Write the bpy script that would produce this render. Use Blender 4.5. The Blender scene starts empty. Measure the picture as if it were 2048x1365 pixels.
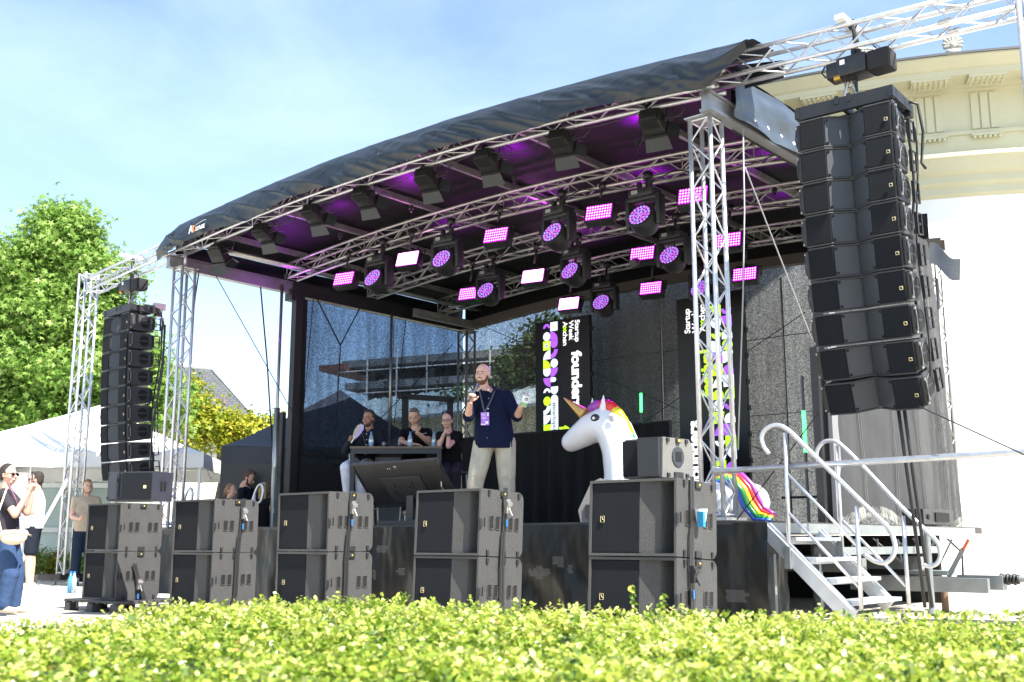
import bpy, bmesh, math, random
import numpy as np
from math import sin, cos, pi, radians, sqrt, atan2
from mathutils import Vector, Matrix, noise, Quaternion
random.seed(7); rng = np.random.default_rng(7)
scn = bpy.context.scene
# ------------------------------------------------------------------ camera
ZC = .82; FPX = 2160.; PITCH = radians(10.51); YAW = radians(40.656)
cd = bpy.data.cameras.new('camera'); cam = bpy.data.objects.new('camera', cd)
scn.collection.objects.link(cam); scn.camera = cam
cam.location = (0, 0, ZC); cam.rotation_euler = (pi/2 + PITCH, 0, 0)
cd.sensor_width = 36; cd.lens = 36*FPX/2048; cd.clip_start = .05; cd.clip_end = 3000
cd.dof.use_dof = True; cd.dof.focus_distance = 12.5; cd.dof.aperture_fstop = 5.0
# ------------------------------------------------------------------ light
SUN_H = Vector((.705, -.709, 0)).normalized(); SUN_EL = radians(56)
sd = bpy.data.lights.new('sun', 'SUN'); sd.energy = 5; sd.angle = radians(.5); sd.color = (1, .955, .88)
sun = bpy.data.objects.new('sun', sd); scn.collection.objects.link(sun)
sdir = SUN_H*cos(SUN_EL) + Vector((0, 0, sin(SUN_EL)))
sun.rotation_euler = sdir.to_track_quat('Z', 'Y').to_euler()
scn.view_settings.view_transform = 'Standard'; scn.view_settings.look = 'None'
scn.view_settings.exposure = 1.64; scn.view_settings.gamma = 1
W = bpy.data.worlds.new('World'); scn.world = W; W.use_nodes = True
nt = W.node_tree; nt.nodes.clear(); N = nt.nodes.new; LK = nt.links.new
out = N('ShaderNodeOutputWorld'); bg = N('ShaderNodeBackground'); sky = N('ShaderNodeTexSky')
sky.sky_type = 'NISHITA'; sky.sun_disc = False; sky.sun_elevation = SUN_EL
sky.sun_rotation = atan2(SUN_H.x, SUN_H.y); sky.air_density = 1.0; sky.dust_density = .5; sky.ozone_density = 1.0
tc = N('ShaderNodeTexCoord'); mp = N('ShaderNodeMapping'); mp.inputs['Scale'].default_value = (1.1, 1.1, 3.2)
mp.inputs['Rotation'].default_value = (.35, .2, .5)
nz = N('ShaderNodeTexNoise'); nz.inputs['Scale'].default_value = 2.1; nz.inputs['Detail'].default_value = 7; nz.inputs['Roughness'].default_value = .58
nz.inputs['Distortion'].default_value = .5
rp = N('ShaderNodeValToRGB'); rp.color_ramp.elements[0].position = .38; rp.color_ramp.elements[1].position = .82
rp.color_ramp.elements[1].color = (.34, .34, .34, 1); rp.color_ramp.elements[0].color = (.05, .05, .05, 1)
mx = N('ShaderNodeMixRGB'); mx.inputs['Color2'].default_value = (5.4, 6.7, 8.2, 1)
LK(tc.outputs['Generated'], mp.inputs['Vector']); LK(mp.outputs[0], nz.inputs['Vector']); LK(nz.outputs['Fac'], rp.inputs[0])
LK(rp.outputs[0], mx.inputs['Fac']); LK(sky.outputs[0], mx.inputs['Color1']); LK(mx.outputs[0], bg.inputs[0])
bg.inputs[1].default_value = .096; LK(bg.outputs[0], out.inputs[0])

# ------------------------------------------------------------------ stage frame: u along the front, v to the back
UV = Vector((cos(YAW), -sin(YAW), 0)); VV = Vector((sin(YAW), cos(YAW), 0))
LO = Vector((2.063, 10.893, 0)) - 9.833*UV
def S(u, v, h=0): return LO + u*UV + v*VV + Vector((0, 0, h))
def ray(px, py):
    a = (px-1024)/FPX; b = (682.5-py)/FPX
    return Vector((a, cos(PITCH)-b*sin(PITCH), sin(PITCH)+b*cos(PITCH)))
def onv(px, py, v):
    d = ray(px, py); c = Vector((0, 0, ZC)); t = (v-(c-LO).dot(VV))/d.dot(VV); P = c+t*d; return (P-LO).dot(UV), P.z
def onu(px, py, u):
    d = ray(px, py); c = Vector((0, 0, ZC)); t = (u-(c-LO).dot(UV))/d.dot(UV); P = c+t*d; return (P-LO).dot(VV), P.z
def ony(px, py, y):
    d = ray(px, py); return Vector((0, 0, ZC)) + d*(y/d.y)
DECK = 1.02
# ------------------------------------------------------------------ materials
MATS = {}
def mat(name, col, rough=.5, metal=0., var=0., vs=8., bump=0., bs=40., emit=None, es=0., alpha=None, spec=None, sheen=0, coat=0, trans=0, fleck=None):
    if name in MATS: return MATS[name]
    m = bpy.data.materials.new(name); m.use_nodes = True; t = m.node_tree; b = t.nodes['Principled BSDF']
    b.inputs['Base Color'].default_value = (*col, 1); b.inputs['Roughness'].default_value = rough; b.inputs['Metallic'].default_value = metal
    if spec is not None: b.inputs['Specular IOR Level'].default_value = spec
    if coat: b.inputs['Coat Weight'].default_value = coat
    if sheen: b.inputs['Sheen Weight'].default_value = sheen
    if trans: b.inputs['Transmission Weight'].default_value = trans
    co = t.nodes.new('ShaderNodeTexCoord')
    if var:
        n = t.nodes.new('ShaderNodeTexNoise'); n.inputs['Scale'].default_value = vs; n.inputs['Detail'].default_value = 6
        t.links.new(co.outputs['Object'], n.inputs['Vector'])
        r = t.nodes.new('ShaderNodeMapRange'); r.inputs['From Min'].default_value = .3; r.inputs['From Max'].default_value = .7
        r.inputs['To Min'].default_value = 1-var; r.inputs['To Max'].default_value = 1+var
        t.links.new(n.outputs['Fac'], r.inputs['Value'])
        h = t.nodes.new('ShaderNodeHueSaturation'); h.inputs['Color'].default_value = (*col, 1)
        t.links.new(r.outputs[0], h.inputs['Value']); last = h.outputs[0]
        if fleck:
            w = t.nodes.new('ShaderNodeTexVoronoi'); w.inputs['Scale'].default_value = fleck[0]; t.links.new(co.outputs['Object'], w.inputs['Vector'])
            q = t.nodes.new('ShaderNodeMapRange'); q.inputs['From Min'].default_value = .1; q.inputs['From Max'].default_value = .3; q.inputs['To Min'].default_value = 1; q.inputs['To Max'].default_value = 0
            t.links.new(w.outputs['Distance'], q.inputs['Value']); mm = t.nodes.new('ShaderNodeMixRGB'); mm.inputs['Color2'].default_value = (*fleck[1], 1)
            t.links.new(q.outputs[0], mm.inputs['Fac']); t.links.new(last, mm.inputs['Color1']); last = mm.outputs[0]
        t.links.new(last, b.inputs['Base Color'])
        r2 = t.nodes.new('ShaderNodeMapRange'); r2.inputs['To Min'].default_value = max(.02, rough-.12); r2.inputs['To Max'].default_value = min(1, rough+.12)
        t.links.new(n.outputs['Fac'], r2.inputs['Value']); t.links.new(r2.outputs[0], b.inputs['Roughness'])
    if bump:
        n = t.nodes.new('ShaderNodeTexNoise'); n.inputs['Scale'].default_value = bs; n.inputs['Detail'].default_value = 5
        t.links.new(co.outputs['Object'], n.inputs['Vector'])
        p = t.nodes.new('ShaderNodeBump'); p.inputs['Strength'].default_value = min(1, bump); p.inputs['Distance'].default_value = .02*max(1, bump)
        t.links.new(n.outputs['Fac'], p.inputs['Height']); t.links.new(p.outputs[0], b.inputs['Normal'])
    if emit: b.inputs['Emission Color'].default_value = (*emit, 1); b.inputs['Emission Strength'].default_value = es
    MATS[name] = m; return m
def scrim(name, col, amt, sc, streak=.15, tint=(1, 1, 1)):
    m = bpy.data.materials.new(name); m.use_nodes = True; t = m.node_tree; b = t.nodes['Principled BSDF']
    b.inputs['Base Color'].default_value = (*col, 1); b.inputs['Roughness'].default_value = .8
    co = t.nodes.new('ShaderNodeTexCoord'); n = t.nodes.new('ShaderNodeTexNoise'); n.inputs['Scale'].default_value = sc; n.inputs['Detail'].default_value = 3; n.inputs['Roughness'].default_value = .75
    mp = t.nodes.new('ShaderNodeMapping'); mp.inputs['Scale'].default_value = (sc*.12, sc*.12, .35)
    s = t.nodes.new('ShaderNodeTexNoise'); s.inputs['Scale'].default_value = 1.0; s.inputs['Detail'].default_value = 5
    t.links.new(co.outputs['Object'], n.inputs['Vector']); t.links.new(co.outputs['Object'], mp.inputs['Vector']); t.links.new(mp.outputs[0], s.inputs['Vector'])
    sn = t.nodes.new('ShaderNodeVectorMath'); sn.operation = 'SNAP'; sn.inputs[1].default_value = (.02, .02, .017); ad = t.nodes.new('ShaderNodeVectorMath'); ad.inputs[1].default_value = (.0071, .0053, .0037)
    t.links.new(co.outputs['Object'], ad.inputs[0]); t.links.new(ad.outputs[0], sn.inputs[0]); wn = t.nodes.new('ShaderNodeTexWhiteNoise'); t.links.new(sn.outputs[0], wn.inputs['Vector'])
    pw = t.nodes.new('ShaderNodeMath'); pw.operation = 'POWER'; pw.inputs[1].default_value = 1.2; t.links.new(wn.outputs['Value'], pw.inputs[0])
    a = t.nodes.new('ShaderNodeMapRange'); a.inputs['To Min'].default_value = amt*.62; a.inputs['To Max'].default_value = amt*1.75
    t.links.new(pw.outputs[0], a.inputs['Value'])
    c = t.nodes.new('ShaderNodeMapRange'); c.inputs['From Min'].default_value = .35; c.inputs['From Max'].default_value = .65; c.inputs['To Min'].default_value = 1-streak; c.inputs['To Max'].default_value = 1+streak
    t.links.new(s.outputs['Fac'], c.inputs['Value']); mu = t.nodes.new('ShaderNodeMath'); mu.operation = 'MULTIPLY'
    t.links.new(a.outputs[0], mu.inputs[0]); t.links.new(c.outputs[0], mu.inputs[1])
    tr = t.nodes.new('ShaderNodeBsdfTransparent'); tr.inputs[0].default_value = (*tint, 1); mix = t.nodes.new('ShaderNodeMixShader')
    t.links.new(mu.outputs[0], mix.inputs[0]); t.links.new(b.outputs[0], mix.inputs[1]); t.links.new(tr.outputs[0], mix.inputs[2])
    t.links.new(mix.outputs[0], t.nodes['Material Output'].inputs['Surface']); return m
def leafmat(name, cols, trans=.45, rough=.4, spec=.4):
    m = bpy.data.materials.new(name); m.use_nodes = True; t = m.node_tree; b = t.nodes['Principled BSDF']
    at = t.nodes.new('ShaderNodeAttribute'); at.attribute_name = 'lv'; r = t.nodes.new('ShaderNodeValToRGB')
    r.color_ramp.elements[0].color = (*cols[0], 1); r.color_ramp.elements[1].color = (*cols[-1], 1)
    for i, c in enumerate(cols[1:-1]):
        e = r.color_ramp.elements.new((i+1)/(len(cols)-1)); e.color = (*c, 1)
    t.links.new(at.outputs['Fac'], r.inputs[0]); t.links.new(r.outputs[0], b.inputs['Base Color'])
    b.inputs['Roughness'].default_value = rough; b.inputs['Specular IOR Level'].default_value = spec
    tl = t.nodes.new('ShaderNodeBsdfTranslucent'); t.links.new(r.outputs[0], tl.inputs['Color']); mix = t.nodes.new('ShaderNodeMixShader'); mix.inputs[0].default_value = trans
    t.links.new(b.outputs[0], mix.inputs[1]); t.links.new(tl.outputs[0], mix.inputs[2]); t.links.new(mix.outputs[0], t.nodes['Material Output'].inputs['Surface']); return m
ALU = mat('aluminium', (.60, .61, .63), .38, .75, var=.1, vs=14, bump=.12, bs=60)
ALUD = mat('dull aluminium', (.5, .49, .46), .42, .85, var=.15, vs=10)
GALV = mat('galvanised steel', (.26, .28, .28), .5, .5, var=.12, vs=6)
STEEL = mat('steel', (.45, .44, .42), .35, .9)
BLK = mat('black paint', (.018, .018, .02), .45, var=.2, vs=6)
BLKM = mat('matt black', (.012, .012, .014), .85)
CAB = mat('textured cabinet paint', (.056, .0558, .0545), .72, var=.14, vs=5, bump=.8, bs=150, fleck=(190, (.2, .195, .19)))
CABD = mat('smooth cabinet paint', (.028, .033, .042), .5, var=.1, vs=4, bump=.2, bs=120)
GRL = mat('speaker grille cloth', (.0085, .0105, .014), .9, var=.25, vs=2.5, bump=.5, bs=400, fleck=(260, (.03, .031, .033)), spec=.2)
ACAB = mat('array cabinet paint', (.034, .036, .040), .6, var=.12, vs=5, bump=.4, bs=150)
HOLE = mat('dark opening', (.004, .004, .004), .9)
GOLD = mat('gold badge', (.75, .62, .35), .35, .5)
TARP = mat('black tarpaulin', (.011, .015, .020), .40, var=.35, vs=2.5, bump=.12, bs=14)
TARPB = mat('tarpaulin painted sunlit', (.05, .066, .09), .4, var=.3, vs=1.2, bump=.5, bs=3)  # lighter, bluer copy of the black tarpaulin; sunlight is put into its colour
CEIL = mat('roof lining', (.007, .0068, .0066), .6, var=.3, vs=1.2, bump=.5, bs=2.5, spec=.25)
DRAPE = mat('black drape', (.004, .004, .0045), .9, sheen=.02)
SKIRT = mat('black plastic skirt', (.004, .004, .004), .34, var=.3, vs=1.2, bump=.6, bs=2.2, spec=.35)
DK = mat('stage deck', (.05, .045, .04), .7, var=.3, vs=5)
WHITE = mat('white plastic', (.8, .8, .8), .4)
CREAM = mat('yellowish cornice', (.52, .505, .36), .85, var=.05, vs=.8, bump=.15, bs=20)  # darker and yellower than the wall material
# ------------------------------------------------------------------ mesh builder
col = scn.collection
SPLIT = set('pattern lens cap seam seam_edge bolt latch jockey_leg screw_foot coupler shackle button lifting_ram balcony column corner_post fold_line hem box_beam post_socket support_leg camera_lens side_latch floor_slab loose_cable purlin locking_pin rear_handle rigging_plate side_handle frame_bar label_print shoot_stem eyelet clamp under_frame drawbar edge_rail yoke cable_run grip handle chain strap inner_rail footrest rail bezel mount_slot waveguide loose_flap brake_lever coupling frame scaffolding mullions base_beam floor_stand lanyard glasses hoist_beam opaque_lower_panel'.split())
class MB:
    def __init__(s): s.v = []; s.f = []
    def add(s, vs, fs):
        o = len(s.v); s.v += [tuple(p) for p in vs]; s.f += [tuple(i+o for i in f) for f in fs]; return s
    def box(s, c, d, rot=None, bev=0):
        x, y, z = d[0]/2, d[1]/2, d[2]/2; c = Vector(c)
        if bev:
            P = []; bm = bmesh.new(); bmesh.ops.create_cube(bm, size=1)
            for q in bm.verts: q.co = Vector((q.co.x*d[0], q.co.y*d[1], q.co.z*d[2]))
            bmesh.ops.bevel(bm, geom=bm.edges[:], offset=bev, segments=2, affect='EDGES', profile=.6)
            bm.verts.index_update(); vs = [(rot @ q.co if rot else q.co)+c for q in bm.verts]; fs = [[q.index for q in f.verts] for f in bm.faces]; bm.free()
            return s.add(vs, fs)
        vs = [Vector(p) for p in ((-x,-y,-z),(x,-y,-z),(x,y,-z),(-x,y,-z),(-x,-y,z),(x,-y,z),(x,y,z),(-x,y,z))]
        vs = [(rot @ p if rot else p)+c for p in vs]
        return s.add(vs, [(0,3,2,1),(4,5,6,7),(0,1,5,4),(1,2,6,5),(2,3,7,6),(3,0,4,7)])
    def bar(s, a, b, w, h, up=(0,0,1)):
        a = Vector(a); b = Vector(b); d = (b-a); L = d.length; d.normalize(); sd_ = d.cross(Vector(up)).normalized(); u2 = sd_.cross(d)
        R_ = Matrix((sd_, d, u2)).transposed(); return s.box((a+b)/2, (w, L, h), R_)
    def tube(s, pts, r, n=8, cap=True, closed=False):
        pts = [Vector(p) for p in pts]; k = len(pts); rs = r if isinstance(r, (list, tuple)) else [r]*k
        vs = []; nrm = None
        for i in range(k):
            if closed: d = pts[(i+1) % k]-pts[i-1]
            else: d = (pts[min(i+1, k-1)]-pts[max(i-1, 0)])
            if d.length < 1e-9: d = Vector((0, 0, 1))
            d.normalize()
            if nrm is None: nrm = d.cross(Vector((0, 0, 1)) if abs(d.z) < .9 else Vector((1, 0, 0))).normalized()
            else: nrm = (nrm-d*nrm.dot(d)); nrm = nrm.normalized() if nrm.length > 1e-6 else d.orthogonal().normalized()
            bn = d.cross(nrm)
            vs += [pts[i]+rs[i]*(cos(2*pi*j/n)*nrm+sin(2*pi*j/n)*bn) for j in range(n)]
        fs = [(i*n+j, i*n+(j+1) % n, (i+1)*n+(j+1) % n, (i+1)*n+j) for i in range(k-1) for j in range(n)]
        if closed: fs += [((k-1)*n+j, (k-1)*n+(j+1) % n, (j+1) % n, j) for j in range(n)]
        elif cap: fs += [tuple(range(n-1, -1, -1)), tuple((k-1)*n+j for j in range(n))]
        return s.add(vs, fs)
    def cyl(s, c, r, h, axis=(0,0,1), n=20, r2=None):
        a = Vector(axis).normalized(); c = Vector(c); return s.tube([c-a*h/2, c+a*h/2], [r, r2 if r2 is not None else r], n)
    def ell(s, c, r, rot=None, n=14, m=9):
        c = Vector(c); vs = []; 
        for i in range(1, m):
            t = pi*i/m
            for j in range(n):
                p = Vector((r[0]*sin(t)*cos(2*pi*j/n), r[1]*sin(t)*sin(2*pi*j/n), r[2]*cos(t))); vs.append((rot @ p if rot else p)+c)
        a = Vector((0,0,r[2])); top = len(vs); vs.append((rot @ a if rot else a)+c); vs.append(c-(rot @ a if rot else a))
        fs = [(i*n+j, (i+1)*n+j, (i+1)*n+(j+1) % n, i*n+(j+1) % n) for i in range(m-2) for j in range(n)]
        fs += [(top, j, (j+1) % n) for j in range(n)] + [(top+1, (m-2)*n+(j+1) % n, (m-2)*n+j) for j in range(n)]
        return s.add(vs, fs)
    def cap(s, a, b, ra, rb, n=12):
        a = Vector(a); b = Vector(b); d = (b-a); L = d.length
        if L < 1e-6: return s.ell(a, (ra,)*3)
        d.normalize(); pts = []; rs = []
        for i in range(0, 5): t = pi/2*i/4; pts.append(a-d*ra*cos(t)); rs.append(max(ra*sin(t), ra*.04))
        for i in range(0, 5): t = pi/2*i/4; pts.append(b+d*rb*sin(t)); rs.append(max(rb*cos(t), rb*.04))
        return s.tube(pts, rs, n)
    def prism(s, poly, f, depth):   # poly in 2D, f maps (x,y,t) -> 3D
        k = len(poly); vs = [f(x, y, 0) for x, y in poly]+[f(x, y, depth) for x, y in poly]
        return s.add(vs, [tuple(range(k-1, -1, -1)), tuple(range(k, 2*k))]+[(i, (i+1) % k, k+(i+1) % k, k+i) for i in range(k)])
    def grid(s, fn, nx, ny):
        o = [fn(i/nx, j/ny) for j in range(ny+1) for i in range(nx+1)]
        return s.add(o, [(j*(nx+1)+i, j*(nx+1)+i+1, (j+1)*(nx+1)+i+1, (j+1)*(nx+1)+i) for j in range(ny) for i in range(nx)])
    def groups(s):
        n = len(s.v); p = list(range(n))
        def fd(a):
            while p[a] != a: p[a] = p[p[a]]; a = p[a]
            return a
        for f in s.f:
            r = fd(f[0])
            for i in f[1:]: p[fd(i)] = r
        isl = {}
        for f in s.f: isl.setdefault(fd(f[0]), []).append(f)
        it = []
        for fs in isl.values():
            ids = sorted({i for f in fs for i in f}); A_ = np.array([s.v[i] for i in ids]); it.append([A_.min(0)-.004, A_.max(0)+.004, fs])
        ch_ = True
        while ch_:
            ch_ = False; out_ = []
            for g_ in it:
                for h_ in out_:
                    if (g_[0] <= h_[1]).all() and (h_[0] <= g_[1]).all(): h_[0] = np.minimum(h_[0], g_[0]); h_[1] = np.maximum(h_[1], g_[1]); h_[2] = h_[2]+g_[2]; ch_ = True; break
                else: out_.append(list(g_))
            it = out_
        return it
    def build(s, name, m, parent=None, smooth=False, loc=None, rz=0):
        if name in SPLIT and parent:
            gs = s.groups()
            if 1 < len(gs) <= 100:
                o = None
                for g_ in gs:
                    ids = sorted({i for f in g_[2] for i in f}); mp_ = {a: b for b, a in enumerate(ids)}; q = MB(); q.v = [s.v[i] for i in ids]; q.f = [tuple(mp_[i] for i in f) for f in g_[2]]
                    o = q._build(name, m, parent, smooth, loc, rz)
                return o
        return s._build(name, m, parent, smooth, loc, rz)
    def _build(s, name, m, parent=None, smooth=False, loc=None, rz=0):
        me = bpy.data.meshes.new(name); me.from_pydata(s.v, [], s.f); me.update()
        o = bpy.data.objects.new(name, me); col.objects.link(o)
        if m: me.materials.append(m)
        if smooth:
            me.polygons.foreach_set('use_smooth', [True]*len(me.polygons))
            if smooth == 'a' and hasattr(me, 'set_sharp_from_angle'): me.set_sharp_from_angle(angle=radians(35))
        if parent: o.parent = parent
        if loc is not None: o.location = loc; o.rotation_euler.z = rz
        return o
def tag(o, label=None, cat=None, group=None, kind=None):
    if label: o['label'] = label
    if cat: o['category'] = cat
    if group: o['group'] = group
    if kind: o['kind'] = kind
    return o
def empty(name, loc, rz=-YAW, label=None, cat=None, group=None):
    o = bpy.data.objects.new(name, None); col.objects.link(o); o.location = loc; o.rotation_euler.z = rz; o.empty_display_size = .2
    return tag(o, label, cat, group)
def kids(o): return [c for c in bpy.data.objects if c.parent == o]
def copy_tree(o, parent=None):
    c = o.copy(); col.objects.link(c)
    if parent: c.parent = parent
    for ch in kids(o): copy_tree(ch, c)
    return c
def struct(o): o['kind'] = 'structure'; return o
def text(s, size, name, m, parent, M, ext=.003, off=.0, align='LEFT', sx=1):
    c = bpy.data.curves.new(name, 'FONT'); c.body = s; c.size = size; c.extrude = ext; c.offset = off; c.align_x = align; c.space_character = .95; c.resolution_u = 3
    t = bpy.data.objects.new(name, c); col.objects.link(t); bpy.context.view_layer.update()
    me = bpy.data.meshes.new_from_object(t.evaluated_get(bpy.context.evaluated_depsgraph_get())); bpy.data.objects.remove(t)
    me.transform(Matrix.Diagonal((sx, 1, 1, 1))); me.transform(M); me.materials.clear(); me.materials.append(m)
    o = bpy.data.objects.new(name, me); col.objects.link(o); o.parent = parent; return o
def fbm(x, y, z=0, o=4): return noise.fractal(Vector((x, y, z)), 1.0, 2.0, o)

# ================================================================== SETTING
g = MB(); g.grid(lambda a, b: ((a-.5)*600, (b-.5)*600+100, 0), 4, 4)
GR = mat('pale gravel', (.44, .40, .33), .9, var=.12, vs=3, bump=.6, bs=60, fleck=(30, (.42, .39, .33)))
struct(g.build('ground', GR))
pv = MB()
pv.box((0, 0, .03), (14, 7, .06)); o = pv.build('pavement', mat('concrete slab', (.5, .49, .46), .8, var=.1, vs=2), loc=Vector((-10.6, 18.2, 0)), rz=radians(2)); struct(o)
# the round cream building
RC = Vector((10.6, 28.9, 0)); RW = 11.75
roof_m = mat('roof edge lead', (.08, .085, .09), .6)
rot_e = empty('rotunda', RC, 0, 'large round cream building with a deep classical cornice, right of the stage', 'building')
def revolve(prof, a0, a1, n, name, m, sm=False):
    b = MB()
    for k in range(len(prof)-1):
        p0, p1 = prof[k], prof[k+1]
        b.grid(lambda s_, t_: ((RW+p0[0]+(p1[0]-p0[0])*t_)*cos(a0+(a1-a0)*s_), (RW+p0[0]+(p1[0]-p0[0])*t_)*sin(a0+(a1-a0)*s_), p0[1]+(p1[1]-p0[1])*t_), n, 1)
    return b.build(name, m, rot_e)
A0, A1 = radians(217), radians(345)
revolve([(.25, 0), (.25, .45), (.1, .55), (0, .6), (0, 6.55)], A0, A1, 110, 'wall', mat('white wall paint', (.82, .82, .78), .85, var=.04, vs=.8, bump=.1, bs=20))
revolve([(0, 6.55), (.06, 6.6), (.06, 6.72), (.13, 6.78), (.13, 6.9), (.2, 6.96), (.3, 7.15), (.34, 7.17), (.34, 7.24), (.05, 7.3)], A0, A1, 110, 'string_course', CREAM)
revolve([(.05, 7.3), (.05, 7.62), (.09, 7.63), (.09, 7.69), (.02, 7.7), (.02, 8.4)], A0, A1, 110, 'frieze', CREAM)
revolve([(.02, 8.4), (.10, 8.42), (.10, 8.46), (.18, 8.48), (.58, 8.5), (.58, 8.6), (.62, 8.62), (.66, 8.66), (.76, 8.76), (.76, 8.79)], A0, A1, 110, 'cornice', CREAM)
revolve([(.79, 8.79), (.79, 8.83), (.3, 8.86), (-3, 9.3), (-11.6, 9.8)], A0, A1, 110, 'roof', roof_m)
eb = MB()
for a in (A0, ):
    x, y = cos(a), sin(a); eb.add([(0, 0, 0), (RW*x, RW*y, 0), (RW*x, RW*y, 9), (0, 0, 9)], [(0, 1, 2, 3)])
eb.build('end_wall', CREAM, rot_e)
nT = 30
for k in range(nT):
    a = A0+(A1-A0)*(k+.5)/nT
    if not (radians(215) < a < radians(318)): continue
    Rm = Matrix.Rotation(a, 3, 'Z'); ex = Vector((cos(a), sin(a), 0))
    b = MB()
    for dx in (-.15, 0, .15): b.box(ex*(RW+.015)+Vector((0, 0, 8.05))+Rm@Vector((0, dx, 0)), (.06, .12, .64), Rm)
    b.box(ex*(RW+.07)+Vector((0, 0, 7.6)), (.12, .5, .04), Rm)
    for j in range(6): b.ell(ex*(RW+.12)+Vector((0, 0, 7.56))+Rm@Vector((0, -.2+.08*j, 0)), (.03, .03, .035), n=6, m=4)
    b.build('triglyph', CREAM, rot_e)
    b = MB(); b.box(ex*(RW+.4)+Vector((0, 0, 8.475)), (.34, .62, .05), Rm)
    for j in range(7):
        for i in range(3): b.ell(ex*(RW+.28+.12*i)+Vector((0, 0, 8.445))+Rm@Vector((0, -.25+.083*j, 0)), (.026, .026, .035), n=6, m=4)
    b.build('mutule', CREAM, rot_e)
anm = mat('weathered stone', (.33, .33, .29), .8, var=.15, vs=8)
for k in range(13):
    a = radians(222+k*6.6); ex = Vector((cos(a), sin(a), 0)); ty = Vector((-sin(a), cos(a), 0)); b = MB(); c = ex*(RW+.70)+Vector((0, 0, 8.82))
    for j in range(9):
        t = radians(-100+25*j); d = Vector((ty*sin(t))+Vector((0, 0, cos(t)))); cc = c+Vector((0, 0, .16))
        b.cap(cc-d*.02, cc+d*(.13+.035*cos(t)), .03, .035, 8)
    b.box(c+Vector((0, 0, .03)), (.12, .22, .1), Matrix.Rotation(a, 3, 'Z')); b.ell(c+Vector((0, 0, .16)), (.06, .06, .07))
    b.build('antefix', anm, rot_e, True)
# far buildings on the left and behind the scrim
hb = empty('long_building', S(0, 14), -YAW, 'low cream building with a pale standing-seam metal roof behind the stage', 'building')
TEAL = mat('standing seam metal roof', (.36, .42, .43), .55, var=.1, vs=1)
w_ = MB(); w_.box((-11.5, 3, 2.3), (18.4, 6, 4.6)); w_.build('wall', mat('yellowish render', (.62, .58, .42), .9, var=.06, vs=1), hb)
r_ = MB(); r_.add([(-21.4, -.5, 4.6), (-2, -.5, 4.6), (-2, 3, 5.95), (-18, 3, 5.95), (-21.4, 6.5, 4.6), (-2, 6.5, 4.6)], [(0, 1, 2, 3), (3, 2, 5, 4), (0, 3, 4)])
for i in range(38): x = -20.9+i*.49; w2 = max(.05, min(1, (x+21.4)/3.4)); r_.bar((x, -.5, 4.62), (x, -.5+3.5*w2, 4.62+1.35*w2), .03, .06)
r_.build('roof', TEAL, hb); g_ = MB(); g_.box((-11.7, -.55, 4.55), (19.4, .12, .1)); g_.build('gutter', STEEL, hb)
hs = empty('house', (-12.0, 36, 0), radians(8), 'house with a steep grey tiled roof rising behind the yellowish tree', 'house')
b = MB(); b.box((-.4, 4, 2.3), (6.4, 7.4, 4.6)); b.build('wall', mat('white render', (.75, .75, .72), .9), hs)
b = MB(); b.add([(-4, -.4, 4.5), (3.75, -.4, 4.5), (1.4, 3.6, 7.1), (-4, 3.6, 7.45), (-4, 8.4, 4.5), (3.75, 8.4, 4.5)], [(0, 1, 2, 3), (3, 2, 5, 4), (1, 5, 2)])
tm = mat('grey roof tiles', (.17, .18, .19), .7, var=.15, vs=6)
t_ = tm.node_tree; br = t_.nodes.new('ShaderNodeTexBrick'); br.inputs['Scale'].default_value = 1.0; br.inputs['Brick Width'].default_value = .24; br.inputs['Row Height'].default_value = .17; br.inputs['Mortar Size'].default_value = .016
br.inputs['Color1'].default_value = (.085, .09, .095, 1); br.inputs['Color2'].default_value = (.065, .07, .075, 1); br.inputs['Mortar'].default_value = (.03, .03, .03, 1)
t_.links.new(t_.nodes['Texture Coordinate'].outputs['Object'], br.inputs['Vector']); t_.links.new(br.outputs[0], t_.nodes['Principled BSDF'].inputs['Base Color'])
b.build('roof', tm, hs); b = MB(); b.tube([(-4, 3.6, 7.5), (1.4, 3.6, 7.14)], .09); b.tube([(1.4, 3.6, 7.14), (3.8, -.4, 4.5)], .09); b.build('ridge', mat('pale ridge tiles', (.6, .6, .58), .8), hs)
pkb = empty('scaffolded_building', (-17, 110, 0), radians(-24), 'unfinished concrete building wrapped in scaffolding, seen through the left net', 'building')
slab = mat('dark concrete', (.16, .17, .18), .8, var=.2, vs=.5)
for k in range(6):
    b = MB(); b.box((24, 6, 18.6-k*2.3), (48-k*.8, 14, .7)); b.build('floor_slab', slab, pkb)
b = MB()
for i in range(7): b.box((2+i*7, 2, 9), (.8, .8, 18))
b.build('column', slab, pkb); b = MB(); b.box((27, 9, 8.6), (40, 6, 17)); b.build('inner_wall', mat('dark glazing', (.05, .07, .085), .3), pkb)  # inner wall in dark blue-grey glass
b = MB(); stp = mat('scaffold tube', (.5, .5, .5), .5, .3)
for i in range(15): b.tube([(i*3.4, -1.6, 0), (i*3.4, -1.6, 19.8)], .09, 5)
for k in range(8): b.tube([(0, -1.6, 1.6+k*2.3), (48, -1.6, 1.6+k*2.3)], .07, 5)
for k in range(6): b.tube([(16+k*.2, -1.7, 3+k*2.6), (21+k*.2, -1.7, 5.6+k*2.6)], .14, 5); b.tube([(28, -1.7, 3+k*2.6), (34, -1.7, 5.6+k*2.6)], .12, 5)
b._build('scaffolding', stp, pkb); b = MB(); b.box((-.6, 2, 18.2), (3, 8, .6)); b.box((-.6, 2, 13.6), (3, 8, .6)); b.build('balcony', mat('red edging', (.16, .07, .055), .7), pkb)
lb = empty('glass_pavilion', (-14.2, 27, 0), radians(6), 'pale glazed pavilion standing behind the white gazebo', 'building')
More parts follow.
